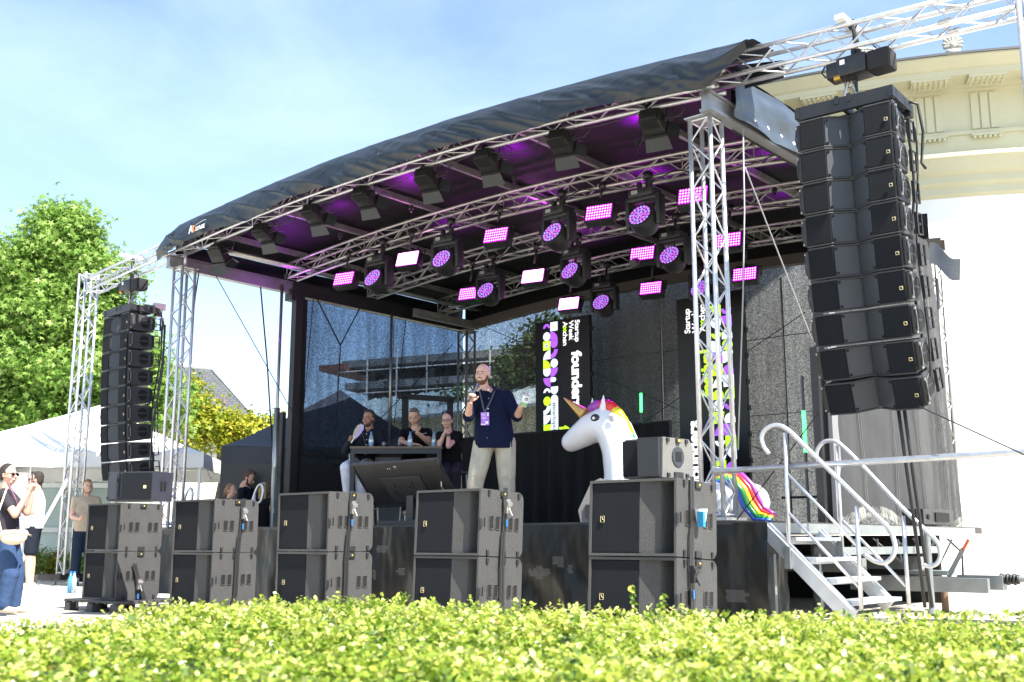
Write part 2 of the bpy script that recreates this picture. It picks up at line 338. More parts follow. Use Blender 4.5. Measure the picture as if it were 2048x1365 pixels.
b = MB(); b.box((0, 2, 1.5), (8.6, 4, 3.0)); b.build('wall', mat('pale green glass', (.42, .52, .5), .15, 0, var=.2, vs=.7), lb)
b = MB()
for i in range(8): b.box((-4.2+i*1.2, -.06, 1.5), (.09, .1, 3.0))
for z in (.1, 1.1, 2.2, 2.95): b.box((0, -.07, z), (8.6, .08, .12))
b.build('mullions', WHITE, lb)

# ------------------------------------------------------------------ vegetation
def leaf_mesh(name, P, Nn, size, m, parent, star=False, lvv=None):
    n = len(P)
    if star:
        k = 10; ang = np.arange(k)*2*pi/k+pi/2; rr = np.where(np.arange(k) % 2 == 0, 1., .34); prof = np.stack([rr*np.cos(ang), rr*np.sin(ang), np.where(np.arange(k) % 2 == 0, -.22, .0)], 1)*.62
        faces_per = 1
    else:
        prof = np.array([(0, -.5, 0), (.28, -.1, .07), (.22, .28, .05), (0, .5, -.05), (-.22, .28, .05), (-.28, -.1, .07)]); k = 6; faces_per = 1
    Nn = Nn/np.linalg.norm(Nn, axis=1, keepdims=True); t = rng.normal(size=(n, 3)); t -= (t*Nn).sum(1, keepdims=True)*Nn; t /= np.linalg.norm(t, axis=1, keepdims=True); bt = np.cross(Nn, t)
    s = size*rng.uniform(.65, 1.25, n)[:, None, None]
    V = P[:, None, :]+s*(prof[None, :, 0:1]*bt[:, None, :]+prof[None, :, 1:2]*t[:, None, :]+prof[None, :, 2:3]*Nn[:, None, :])
    V = V.reshape(-1, 3); me = bpy.data.meshes.new(name); me.vertices.add(n*k); me.vertices.foreach_set('co', V.astype(np.float32).ravel())
    me.loops.add(n*k); me.loops.foreach_set('vertex_index', np.arange(n*k, dtype=np.int32)); me.polygons.add(n)
    me.polygons.foreach_set('loop_start', (np.arange(n)*k).astype(np.int32)); me.polygons.foreach_set('loop_total', np.full(n, k, np.int32)); me.update(calc_edges=True)
    a = me.attributes.new('lv', 'FLOAT', 'FACE'); a.data.foreach_set('value', (rng.uniform(0, 1, n) if lvv is None else lvv).astype(np.float32))
    me.materials.append(m); o = bpy.data.objects.new(name, me); col.objects.link(o); o.parent = parent; return o
def rdir(n): d = rng.normal(size=(n, 3)); return d/np.linalg.norm(d, axis=1, keepdims=True)
BARK = mat('bark', (.12, .09, .065), .9, var=.3, vs=12, bump=1, bs=30)
def tree(name, loc, label, blobs, n, size, m, star=False, trunk_r=.22, clump=26, tuft=.32, group=None):
    e = empty(name, loc, 0, label, 'tree', group)
    b = MB(); top = max(c[2] for c, r in blobs); cx = np.mean([c[0] for c, r in blobs]); cy = np.mean([c[1] for c, r in blobs])
    sp = [Vector((cx*.1*i+.05*sin(i*2), cy*.1*i+.05*cos(i*3), top*i/8)) for i in range(9)]
    b.tube(sp, [trunk_r*(1-.1*i) for i in range(9)], 9)
    Ps = []; Ns = []; Lv = []; wt = np.array([r[0]*r[1]*r[2] for c, r in blobs])**.67; wt /= wt.sum()
    for (c, r), w in zip(blobs, wt):
        c = np.array(c); r = np.array(r); base = sp[min(6, max(2, int((c[2]-r[2]*.6)/top*8)))]
        b.tube([base, Vector((base+Vector(c))/2)+Vector((0, 0, .15)), Vector(c)], [trunk_r*.42, trunk_r*.28, trunk_r*.1], 6)
        nc = max(4, int(n*w/clump)); d = rdir(nc); d[:, 2] = np.where(d[:, 2] < -.6, -d[:, 2], d[:, 2])
        cc = c+d*r*rng.uniform(.5, 1.06, (nc, 1))**.8
        for q in cc[::4]: b.tube([Vector(c), Vector((c+q)/2)+Vector((0, 0, .05)), Vector(q)], [trunk_r*.12, trunk_r*.07, .008], 4, cap=False)
        for q, dd in zip(cc, d):
            k = clump; off = rng.normal(size=(k, 3))*tuft*rng.uniform(.6, 1.2)*np.array([1, 1, .75]); Ps.append(q+off); nn = rdir(k)*.75+dd*.45+np.array([0, 0, .5]); Ns.append(nn); Lv.append(np.clip(rng.normal(.5, .17, k)+rng.normal(0, .16), 0, 1))
    b.build('trunk', BARK, e, True)
    leaf_mesh('crown', np.concatenate(Ps), np.concatenate(Ns), size, m, e, star, np.concatenate(Lv)); return e
LM1 = leafmat('fresh green leaves', [(.07, .16, .02), (.16, .29, .05), (.29, .43, .10), (.46, .58, .2)], .48, .5, .2)
LM2 = leafmat('yellowish leaves', [(.08, .13, .008), (.19, .24, .012), (.33, .34, .025), (.5, .42, .05)], .4, .5, .3)
LM3 = leafmat('dark green leaves', [(.02, .045, .01), (.05, .09, .02), (.1, .14, .035)], .3, .5, .3)
def wb(px, py, y, r): p = ony(px, py, y); return p, r
def mk(y, base, L_): return [((p.x-base[0], p.y-base[1]+dy, p.z), r) for (p, r, dy) in [(ony(px, py, y), r, dy) for px, py, r, dy in L_]]
tb = (-11.1, 25, 0)
tree('maple_tree', tb, 'tall bright green tree with star shaped leaves at the left edge', mk(25, tb, [
    (128, 500, (.85, 1.0, .95), 0), (60, 560, (1.0, 1.2, .8), 0), (150, 470, (.55, .6, .55), 0), (105, 450, (.5, .6, .45), 0), (190, 560, (.75, .9, .6), 0), (20, 640, (1.3, 1.4, 1.0), .5), (110, 640, (1.3, 1.4, .9), 0),
    (205, 660, (.9, 1.2, .8), .3), (250, 720, (.8, 1.1, .7), .6), (60, 740, (1.4, 1.5, .8), 0), (180, 760, (1.4, 1.5, .8), 0), (-70, 600, (1.2, 1.2, 1.2), 0), (-80, 760, (1.3, 1.3, 1.2), 0), (10, 820, (1.3, 1.2, .6), 0), (120, 850, (1.4, 1.2, .6), 0), (270, 810, (1.1, 1.2, .9), .8), (235, 560, (.45, .6, .35), 0), (5, 530, (.6, .7, .5), 0)]), 60000, .145, LM1, True, .3, 24, .24)
tb = (-8.3, 31, 0)
tree('linden_tree', tb, 'round yellowish green tree in front of the grey tiled roof', mk(31, tb, [
    (395, 838, (.6, 1.0, .6), 0), (450, 865, (.8, 1.2, .5), 0), (505, 872, (.7, 1, .45), 0), (368, 790, (.4, .8, .5), 0), (430, 880, (1.3, 1.2, .8), 0), (520, 885, (.9, 1.2, .7), 0)]), 9000, .14, LM2, False, .2, 20, .2)
tb = (.0, 34, 0)
tree('chestnut_tree', tb, 'dark leafy tree seen through the back net beside the left screen', mk(34, tb, [
    (1065, 735, (1.0, 1.2, .8), 0), (1025, 762, (.7, 1.0, .5), 0), (1095, 690, (.9, 1.2, .8), 0), (1130, 730, (1.3, 1.5, 1.2), 0), (1165, 690, (1.1, 1.4, 1.0), 0), (918, 808, (.4, .6, .4), 0)]), 9000, .17, LM3, False, .3, 20, .28)
for i, (px, y, hgt, w) in enumerate([(40, 22.5, .85, 1.2), (110, 23.5, .7, 1.0), (160, 21.5, .65, .8), (400, 24.5, 1.9, 1.3), (15, 21.2, .6, .8)]):
    p = ony(px, 1100, y); e = empty('shrub', (p.x, y, 0), 0, ['leafy bush behind the woman taking a photo', 'bush with yellow blossom behind the man in the white polo shirt', 'low bush left of the first truss tower', 'tall bush behind the left stage tower', 'small leafy bush at the left edge of the photo'][i], 'bush', 'bushes in the flower bed')
    b = MB()
    for k in range(9): a = k*.7; b.tube([(0, 0, 0), (cos(a)*w*.3, sin(a)*w*.3, hgt*.6), (cos(a)*w*.45, sin(a)*w*.45, hgt*.85)], [.02, .012, .005], 5)
    b.build('stem', BARK, e)
    n = 1500; d = rdir(n); P = d*np.array([w*.6, w*.5, hgt*.5])*rng.uniform(.3, 1, (n, 1))+np.array([0, 0, hgt*.52]); leaf_mesh('foliage', P, d+np.array([0, 0, .6]), .075, LM1 if i != 1 else LM2, e)
# hedge in the foreground
hg = empty('hedge', (0, 2.6, 0), 0, 'long clipped box hedge filling the foreground, sunlit yellow green', 'hedge')
def hfar(x): return 4.25+.45*math.exp(-((x+.9)/.85)**2)-(.85 if x < -1.1 else 0)*min(1, max(0, (-x-1.1)/.6))
def htop(x, y): return .555+.022*fbm(x*1.6, y*1.6)+.03*math.exp(-((x+.7)/1.0)**2)*min(1, max(0, (y-3)/1.2))-.03*max(0, min(1, (x-.8)))*(y > 3)
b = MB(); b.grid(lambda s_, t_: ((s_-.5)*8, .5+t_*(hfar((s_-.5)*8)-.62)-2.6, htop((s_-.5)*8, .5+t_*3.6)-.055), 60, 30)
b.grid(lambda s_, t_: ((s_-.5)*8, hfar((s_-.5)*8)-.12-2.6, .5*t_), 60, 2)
b.build('inner_mass', mat('twigs painted shaded', (.03, .05, .012), .95, var=.5, vs=30, bump=1, bs=60), hg)  # dark sheet below the leaves; the shade inside the hedge is in its colour
n = 23000; x = rng.uniform(-3.9, 3.9, n); t = rng.uniform(0, 1, n)**1.12; y = np.array([.6+tt*(hfar(xx)-.6) for xx, tt in zip(x, t)])
keep = (np.abs(x) < .75*y+.5); x = x[keep]; y = y[keep]; hole = np.array([fbm(a*3.1+9, c*3.1, 1, 3) for a, c in zip(x, y)]); keep = (hole > -.42) | (rng.uniform(0, 1, len(x)) < .35); x = x[keep]; y = y[keep]; hole = hole[keep]
m_ = len(x); z0 = np.array([htop(a, c) for a, c in zip(x, y)])-.05+.03*np.clip(hole, -.6, .6)+rng.normal(0, .010, m_); patch = np.array([fbm(a*.9+5, c*.9, 3, 3) for a, c in zip(x, y)]); tone = rng.normal(0, .13, m_)
lean = rng.normal(0, .35, (m_, 2)); hgt = rng.uniform(.022, .06, m_); Pl = []; Nl = []; Ll = []
for j_ in range(9):
    tt = (j_+.5)/9; a = j_*2.4+x*50; d = np.stack([np.cos(a), np.sin(a), np.full(m_, .15)], 1); c = np.stack([x+lean[:, 0]*hgt*tt, y+lean[:, 1]*hgt*tt-2.6, z0+hgt*tt], 1)+d*(.0115*(1.1-.45*tt))
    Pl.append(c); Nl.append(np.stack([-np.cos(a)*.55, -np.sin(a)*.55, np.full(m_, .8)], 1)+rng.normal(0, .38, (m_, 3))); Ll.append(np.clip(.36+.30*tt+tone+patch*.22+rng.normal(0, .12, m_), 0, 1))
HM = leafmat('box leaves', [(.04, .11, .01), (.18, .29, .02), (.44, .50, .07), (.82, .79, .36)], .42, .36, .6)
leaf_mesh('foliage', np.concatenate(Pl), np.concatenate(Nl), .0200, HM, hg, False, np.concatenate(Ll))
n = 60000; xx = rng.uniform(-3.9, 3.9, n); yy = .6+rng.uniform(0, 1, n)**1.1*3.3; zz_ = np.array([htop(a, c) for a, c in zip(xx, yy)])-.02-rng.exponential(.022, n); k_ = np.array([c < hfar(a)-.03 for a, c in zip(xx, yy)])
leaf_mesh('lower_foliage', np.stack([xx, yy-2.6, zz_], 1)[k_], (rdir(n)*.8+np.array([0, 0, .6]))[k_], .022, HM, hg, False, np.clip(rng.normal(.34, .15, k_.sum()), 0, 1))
n = 420; xx = rng.uniform(-3.4, 3.4, n); yy = rng.uniform(1.0, 3.7, n); leaf_mesh('withered_leaves', np.stack([xx, yy-2.6, np.array([htop(a, c) for a, c in zip(xx, yy)])-rng.uniform(-.008, .02, n)], 1), rdir(n)*.6+np.array([0, 0, .7]), .02, leafmat('withered leaf', [(.3, .17, .05), (.5, .33, .1), (.42, .36, .12)], .3, .6, .3), hg)
# side leaves towards the stage and young shoots
n = 26000; x = rng.uniform(-3.9, 3.9, n); z = rng.uniform(.05, .56, n); y = np.array([hfar(a) for a in x])+rng.normal(0, .03, n)-.02
leaf_mesh('back_foliage', np.stack([x, y-2.6, z], 1), rdir(n)*.7+np.array([0, .6, .3]), .024, HM, hg)
sh = MB(); Ps = []; Ns = []
for k in range(70):
    if k < 3: x0, y0, L_ = [(.455, 4.12, .10), (.57, 4.1, .07), (.53, 4.0, .05)][k]
    else: x0 = random.uniform(-2.6, 2.8); y0 = random.uniform(2.2, hfar(x0)-.03); L_ = random.uniform(.02, .045)
    z0 = htop(x0, y0)-.02; dx = random.uniform(-.25, .25)
    sh.tube([(x0, y0-2.6, z0), (x0+dx*L_, y0-2.6, z0+L_+.02)], .0015, 4)
    for j in range(int(L_/.006)+3):
        tt = (j+1)/(L_/.006+3); a = j*2.4; d = Vector((cos(a), sin(a), .7)); p = Vector((x0+dx*L_*tt, y0-2.6, z0+tt*(L_+.025)))+d*.008; Ps.append(p); Ns.append((cos(a+1), sin(a+1), .9))
sh.build('shoot_stem', mat('green stem', (.2, .28, .06), .6), hg); leaf_mesh('shoot_leaves', np.array(Ps), np.array(Ns), .024, HM, hg)

# ================================================================== TRUSS helpers
def truss(parent, a, b, up, size=.24, r=.025, rb=.0095, pitch=.26, m=ALU, chordname='chord', plates=False, side=None):
    a = Vector(a); b = Vector(b); d = (b-a).normalized(); L_ = (b-a).length; up = Vector(up); sd2 = d.cross(up).normalized(); up2 = sd2.cross(d).normalized(); h = size/2
    cs = [(-1, -1), (1, -1), (1, 1), (-1, 1)]
    off = [sd2*x*h+up2*y*h for x, y in cs]
    for o in off: MB().tube([a+o, b+o], r, 10).build(chordname, m, parent, True)
    n = max(2, int(round(L_/pitch))); br_ = MB()
    for f in range(4):
        o1, o2 = off[f], off[(f+1) % 4]
        for i in range(n):
            p = a+d*L_*i/n; q = a+d*L_*(i+1)/n
            s1, s2 = (o1, o2) if (i+f) % 2 == 0 else (o2, o1); br_.tube([p+s1, q+s2], rb, 5, cap=False)
    for p in (a+d*.03, b-d*.03):
        for f in range(4): br_.tube([p+off[f], p+off[(f+1) % 4]], rb*1.3, 5, cap=False)
    br_.build('bracing', m, parent, True)
    if plates:
        R_ = Matrix((sd2, up2, d)).transposed()
        for p in (b,): MB().box(p, (size+.09, size+.09, .014), R_).build('end_plate', ALUD, parent)
AC = 4.95
def A(u): return 5.75-.0095*(u-5.0)**2
def arch_truss(parent, u0, u1, v, dz, size=.24, m=ALUD, rr=.025, n=24, htop=.27):
    fn = lambda u, dv, dh: (u, v+dv, A(u)+dz+dh)
    us = [u0+(u1-u0)*i/n for i in range(n+1)]; cs = [(-size/2, 0), (size/2, 0), (size/2, htop), (-size/2, htop)]
    for dv, dh in cs: MB().tube([fn(u, dv, dh) for u in us], rr, 10).build('chord', m, parent, True)
    b = MB(); k = int((u1-u0)/.33)
    for f in range(4):
        for i in range(k):
            ua = u0+(u1-u0)*i/k; ub = u0+(u1-u0)*(i+1)/k; s1, s2 = (cs[f], cs[(f+1) % 4]) if (i+f) % 2 == 0 else (cs[(f+1) % 4], cs[f]); b.tube([fn(ua, *s1), fn(ub, *s2)], .009, 5, cap=False)
            if i % 3 == 0: b.tube([fn(ua, *cs[f]), fn(ua, *cs[(f+1) % 4])], .009, 5, cap=False)
    b.build('bracing', m, parent, True)

# ================================================================== STAGE PLATFORM
st = empty('stage_platform', S(0, 0), -YAW, 'raised black stage floor with a glossy plastic skirt and trailer frame', 'stage')
b = MB(); b.box((5.0, 3.0, .97), (10.6, 7.0, .09)); b.build('deck', DK, st)
def wr(u, z, k=1.0):
    f = fbm(u*1.7, z*.7, 2, 5)*.05 + .035*sin(u*9+3*fbm(u*.8, z, 1, 2)+z*2)*(1.05-z) ; return k*f
b = MB(); b.grid(lambda s_, t_: (-.32+10.95*s_, -.52+wr(-.32+10.95*s_, t_)-.10*(1-t_)*(.5+.5*sin(s_*31)), .01+.98*t_), 420, 22)
b.build('skirt', SKIRT, st, True)
b = MB(); b.grid(lambda s_, t_: (10.32+.06*fbm(s_*4, t_*2, 7)*(1-t_), -.5+s_*.95, .01+.98*t_), 40, 22); b.build('side_skirt', SKIRT, st, True)
# white faded print on the skirt
fm = mat('faded print', (.16, .16, .155), .6)
for (px, py, w, h, sd_) in [(1080, 1145, .34, .17, 0), (1118, 1122, .17, .16, 1), (1143, 1138, .1, .12, 2), (805, 1142, .20, .13, 3), (765, 1098, .26, .12, 4), (1475, 1190, .30, .16, 5), (752, 1150, .1, .14, 6)]:
    u, z = onv(px, py, -.62); b = MB(); random.seed(sd_)
    for i in range(int(w/.028)):
        for j in range(int(h/.028)):
            x = (i-w/.028/2)*.028; y = (j-h/.028/2)*.028
            if (x/(w*.5))**2+(y/(h*.5))**2 > .75-.3*random.random()+.2*sin(i*1.3+sd_): continue
            c = Vector((u+x+(j % 2)*.014, -.645, max(.03, z+y))); rr = .0115; b.tube([c+Vector((rr*cos(a), 0, rr*sin(a))) for a in np.linspace(0, 2*pi, 7)[:-1]], .0014, 3, closed=True)
    if b.v: b.build('faded_print', fm, st)
random.seed(7)
b = MB(); b.box((5.15, -.505, .99), (10.92, .03, .03)); b.build('front_edge', BLK, st); b = MB(); b.box((10.325, 2.9, .95), (.05, 6.3, .10)); b.box((-.32, 3.3, .93), (.05, 7.2, .16)); b.build('edge_rail', GALV, st)
b = MB()
for u in (.4, 3.2, 6.2, 9.2):
    for v in (.8, 3.5, 6.3): b.box((u, v, .45), (.1, .1, .9))
b.box((5, 2.6, .55), (10.4, .12, .16)); b.box((5, 4.4, .55), (10.4, .12, .16)); b.build('under_frame', GALV, st)
b = MB(); b.box((5, 5.6, .45), (10, .1, .9)); b.build('back_skirt', BLKM, st)
# trailer drawbar
b = MB(); b.box((10.55, 3.25, .33), (1.6, .08, .16)); b.box((10.4, 3.75, .33), (1.4, .08, .16)); b.box((11.2, 3.5, .36), (.5, .16, .16)); b.box((10.62, 3.5, .46), (.5, .3, .05)); b.box((10.45, 2.6, .72), (.2, 3.2, .08)); b.build('drawbar', GALV, st)
b = MB(); b.bar((10.86, 3.4, .42), (11.06, 3.38, .74), .05, .03, up=(0, 1, 0)); b.build('brake_lever', GALV, st); b = MB(); b.tube([(11.02, 3.42, .44), (11.03, 3.42, .72)], .012, 6); b.build('gas_strut', BLK, st)
b = MB(); b.tube([(11.05, 3.38, .72), (11.13, 3.37, .84)], .018, 8); b.build('lever_grip', mat('orange grip', (.65, .1, .03), .5), st)
b = MB()
for i in range(6): b.cyl((11.42+i*.035, 3.5, .40), .068-.012*(i % 2), .022, (1, 0, 0), 14)
b.build('rubber_gaiter', BLK, st, True); b = MB(); b.cyl((11.75, 3.5, .40), .03, .3, (1, 0, 0)); b.box((12.0, 3.5, .38), (.3, .09, .08)); b.build('coupling', GALV, st)
b = MB(); b.cyl((10.72, 3.2, .5), .035, .95, n=14); b.cyl((10.72, 3.2, .03), .08, .05); b.build('jockey_leg', GALV, st)
b = MB(); b.cyl((10.75, 3.55, .12), .04, .24); b.build('wooden_prop', mat('weathered wood', (.2, .13, .08), .8), st)
b = MB()
for k in range(7): y0 = 1.2+k*.6; b.tube([(10.4, y0, .85), (10.5+.1*sin(k), y0+.3, .62+.06*cos(k*2)), (10.45, y0+.6, .84)], .013, 6)
for k in range(5): b.tube([(9.5+k*.1, -.2, .02), (10.6, .6+k*.2, .03), (11.6, 1.6+k*.12, .02), (13.5, 2.2+k*.1, .02)], .018, 6)
b.build('loose_cable', BLK, st, True)

# ================================================================== ROOF
rf = empty('stage_roof', S(0, 0), -YAW, 'arched stage roof of aluminium trusses under a wrinkled black tarpaulin', 'roof')
def sub(name, p=None): o = bpy.data.objects.new(name, None); col.objects.link(o); o.parent = p or rf; o.empty_display_size = .1; return o
ft = sub('front_truss'); arch_truss(ft, .05, 10.05, -.05, 0.0, m=ALU, htop=.26)
for v, nm in ((2.0, 'roof_truss'), (3.9, 'roof_truss'), (5.8, 'roof_truss')): arch_truss(sub(nm), .25, 9.75, v, -.14, htop=.25)
def cw(s, t):  # wrinkles of the valance
    rg = lambda q: (1-min(1, abs(q)*2.2))**2
    return .04*fbm(s*.7+t*.8, t*.9-s*.3, 0, 2)+.030*rg(fbm(s*1.5+t*2.6, s*.22-t*.7, 6, 2))+.016*rg(fbm(s*3.4-t*3.2, s*.5+t*1.2, 2, 2))*(.4+.6*fbm(s*.6, 3, 1, 2))+.003*fbm(s*9, t*7, 3, 2)
U0, U1 = -.42, 10.55
def valance(s, t):
    u = U0+(U1-U0)*s; ue = 1 if s < .93 else 1
    th = t*2.1  # wraps from the bottom of the front face over the top edge
    lo = A(u)-.075+.03*sin(u*2.3)+.03*fbm(u*1.1, 0, 9, 3); hi = A(u)+.40
    if s > .955: lo += (s-.955)/.045*.33
    w = cw(u, t)*(1-.75*max(0, min(1, (t-.45)/.25)))
    if t < .72: q = t/.72; z = lo+(hi-lo)*q; v = -.37+.17*q*q-.04*sin(q*pi*.9)-w*1.15
    else: q = (t-.72)/.28; z = hi+.03*sin(q*pi/2)+w*.3; v = -.20+q*.5-w*(1-q)
    if s < .05: e = (1-s/.05); u += .12*(1-e*e)-.0; z -= .1*e*e*(t); v += .1*e*e
    return (u, v, z)
b = MB(); b.grid(valance, 420, 34); b.build('front_valance', TARP, rf, True)
for k in (1, 2, 3):
    b = MB(); b.tube([Vector(valance(k/4+.004*sin(t*5), t))+Vector((0, .002, 0)) for t in np.linspace(.02, .8, 22)], .0035, 5); b.build('valance_seam', TARP, rf, True)

b = MB(); b.grid(lambda s, t: (-.35+(10.43-1.74*max(0, t-.62))*s, .15+6.85*t, A(-.35+10.4*s)+.30+.02*fbm(s*12, t*7)-.012*abs(sin(t*pi*5))), 90, 60); b.build('canopy', CEIL, rf, True)
b = MB(); b.grid(lambda s, t: (-.30-.13*0-(.02*fbm(s*8, t*3)), .0+7*s, A(-.3)-.1+(.36)*t), 50, 6); b.build('left_valance', TARP, rf, True)
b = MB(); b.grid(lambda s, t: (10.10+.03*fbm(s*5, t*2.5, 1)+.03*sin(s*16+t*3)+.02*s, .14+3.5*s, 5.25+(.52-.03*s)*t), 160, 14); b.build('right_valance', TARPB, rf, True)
b = MB()
for k in range(11): b.tube([(10.15, .5+k*.31+.016*cos(a), 5.31+.016*sin(a)) for a in np.linspace(0, 2*pi, 9)[:-1]], .005, 4, closed=True)
b.build('eyelet', STEEL, rf)
b = MB(); b.grid(lambda s, t: (9.9+.55*s, .1+.1*t+.4*t, A(10.2)+.38-.12*s+.03*sin(s*6)), 8, 4); b.add([(10.2, .25, 5.85), (10.62, .28, 5.78), (10.6, .32, 5.6), (10.15, .3, 5.6)], [(0, 1, 2, 3)]); b.build('loose_flap', TARP, rf)
# side beams
PURP = mat('side beam aluminium', (.30, .30, .31), .4, .6, var=.1, vs=5)
for u0, nm in ((-.1, 'side_beam'), (9.98, 'side_beam')):
    s_ = -1 if u0 < 1 else 1
    b = MB(); b.box((u0, 1.0, 5.33), (.09, 2.5, .17)); b.box((u0+.0, 1.0, 5.245), (.14, 2.5, .03)); b.box((u0, 1.0, 5.43), (.14, 2.5, .02)); b.build(nm, PURP, rf)
    b = MB(); b.box((u0, 4.6 if u0 < 1 else 3.9, 5.33), (.16, 4.6 if u0 < 1 else 3.2, .26)); b.box((u0, 2.35, 5.2), (.2, .3, .2)); b.build('box_beam', BLK, rf)
b = MB(); b.box((.2, 6.0, 5.3), (.06, 1.9, .16)); b.build('inner_rail', ALUD, rf)
b = MB(); n = 24; b.grid(lambda s, t: (.0+9.95*s, 6.92, A(9.95*s)-.3+.17*t), 30, 1); b.grid(lambda s, t: (.0+9.95*s, 6.75+.17*t, A(9.95*s)-.3), 30, 1); b.grid(lambda s, t: (.0+9.95*s, 6.75, A(9.95*s)-.3+.17*t), 30, 1); b.build('back_beam', mat('plywood edge', (.10, .085, .07), .6), rf)
for i, u in enumerate((.55, 2.1, 3.8, 5.4, 7.0, 8.6)):
    b = MB()
    b.box((u, 3.4, A(u)+.22), (.055, 6.9, .09)); b.build('purlin', ALUD, rf)
b = MB()
for i in range(3): b.tube([(.35+.12*i, .25, A(.4)+.02-i*.02), (.35+.12*i, 6.6, A(.4)+.02-i*.02)], .025, 8)
b.build('purlin', ALUD, rf, True)
b = MB()  # side posts
for u in (-.02, 9.95): b.box((u, 2.35, 3.1), (.13, .16, 4.2)); b.box((u, 2.12, 2.0), (.09, .07, 2.1))
b.build('corner_post', BLK, rf)
b = MB()
for u in (.1, ):
    b.tube([(u, 1.9, 1.05), (u, 1.9, 5.3)], .028, 8); b.tube([(u, 1.9, 1.05), (u, 1.9, 3.1)], .05, 8)
    b.tube([(u-.05, 4.6, 2.5), (u-.05, 4.6, 5.25)], .026, 8); b.tube([(u-.05, 4.6, 1.05), (u-.05, 4.6, 2.5)], .06, 8)
b.build('lifting_ram', STEEL, rf, True)
for u, v in ((.15, 6.65), (9.8, 6.65)):
    e = sub('back_tower'); truss(e, (u, v, DECK), (u, v, 5.15), (0, 1, 0), m=mat('truss painted shaded', (.35, .35, .34), .5, .8), plates=True)  # darker copy of the truss aluminium, shade under the roof painted in
b = MB(); b.grid(lambda s, t: (9.9*s-.2, 6.97, A(9.9*s)-.2+.55*t), 30, 2); b.build('back_valance', CEIL, rf)
b = MB(); b.grid(lambda s, t: (9.93, .4+4.9*s, 5.2+.5*t), 30, 2); b.build('side_lining', CEIL, rf)
# logo on the valance
lm = mat('white print', (.85, .85, .85), .6); lo_ = mat('orange print', (.85, .22, .04), .6)
u1_, z1_ = onv(385, 470, -.36); tl = .085
Mt = Matrix.Translation((u1_, -.43, z1_)) @ Matrix.Rotation(-.06, 4, 'Y') @ Matrix.Rotation(pi/2, 4, 'X')
text('A', .17, 'lettering', lm, rf, Mt, off=.003); text('L', .15, 'lettering', lo_, rf, Mt @ Matrix.Translation((.10, .005, 0)), off=.004); text('STAGE', .085, 'lettering', lm, rf, Mt @ Matrix.Translation((.185, .0, 0)), off=.0025)
b = MB(); b.tube([Mt @ Vector((x, .075+.045*(1-((x-.42)/.3)**2), 0)) for x in np.linspace(.15, .47, 9)], .003, 4); b.build('lettering', lm, rf)

# scrims
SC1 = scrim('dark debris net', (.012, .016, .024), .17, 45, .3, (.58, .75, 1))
SC2 = scrim('debris net painted lit', (.07, .07, .068), .27, 45, .2, (.88, .93, 1))  # paler copy of the dark net, with the light on it in its colour
SC3 = scrim('debris net painted sunlit', (.034, .035, .037), .05, 36, .4)  # greyer copy of the dark net; the sun on it is painted into the base
def net(name, fn, nx, ny, m, label, seams=None):
    e = empty(name, S(0, 0), -YAW, label, 'net'); b = MB(); b.grid(fn, nx, ny); b.build('mesh_sheet', m, e, True)
    return e
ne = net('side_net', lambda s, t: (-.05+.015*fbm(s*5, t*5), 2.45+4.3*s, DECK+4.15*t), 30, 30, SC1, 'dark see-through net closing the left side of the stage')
b = MB(); b.box((-.03, 4.6, 2.35), (.05, 4.3, .05)); b.box((-.03, 2.52, 3.1), (.05, .1, 4.1)); b.build('hem', BLKM, ne)
b = MB(); b.grid(lambda s, t: (.02, 2.5+4.2*s, DECK+1.15*t), 4, 2); b.build('opaque_lower_panel', BLKM, ne)
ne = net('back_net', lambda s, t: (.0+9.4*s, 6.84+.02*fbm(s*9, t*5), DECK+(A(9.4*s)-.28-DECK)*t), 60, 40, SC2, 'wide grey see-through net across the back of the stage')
b = MB()
for u in (2.4, 4.85, 7.25, 9.6): b.box((u, 6.8, 3.1), (.03, .02, 4.2))
b.build('seam', BLKM, ne); b = MB()
for u in (4.82, 7.2): b.box((u+.05, 6.79, 3.1), (.012, .012, 4.2))
b.build('seam_edge', ALUD, ne)
b = MB(); b.box((5, 6.81, 4.2), (9.9, .01, .012)); b.box((5, 6.81, 2.9), (9.9, .01, .01)); b.build('fold_line', BLKM, ne)
def rnet(s, t):
    v = 2.45+3.75*s+.35*(1-t)*s; sag = .15*max(0, sin(s*pi*2.2))*(1-t)
    return (9.93+.05*fbm(s*6, t*2, 5)+.03*sin(s*22)*(1-t)+.1*(1-t), v+.03*fbm(t*9, s, 2), 1.02+4.25*t+sag-.06*t*s)
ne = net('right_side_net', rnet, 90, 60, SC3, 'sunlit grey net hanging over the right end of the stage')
b = MB()
for k in range(150):
    s = k/149; p = Vector(rnet(s, .02)); b.add([p, p+Vector((0, .02, 0)), p+Vector((.02, .02+random.uniform(-.01, .01), -.13-.04*random.random())), p+Vector((.02, random.uniform(-.01, .01), -.13))], [(0, 1, 2, 3)])
b.build('fringe', mat('frayed net', (.22, .22, .2), .9), ne)
b = MB()
for s in (.18, .42, .63, .86):
    for o in (0, .014): b.tube([Vector(rnet(s+o, t))+Vector((.02, 0, 0)) for t in np.linspace(0, 1, 20)], .006, 5)
b.build('seam', mat('net seam', (.12, .12, .115), .8), ne)
b = MB(); b.box((9.97, 2.5, 2.5), (.1, .16, 3.1)); b.box((10.06, 2.25, 2.05), (.05, .1, 2.0)); b.build('edge_frame', mat('grey frame', (.25, .25, .25), .5, .5), ne)
b = MB(); b.grid(lambda s, t: (9.95+.3*s, 6.15+.4*s+.1*t, 4.85+.35*t-.25*s+.05*sin(s*7)), 8, 4); b.build('torn_corner', TARP, ne, True)
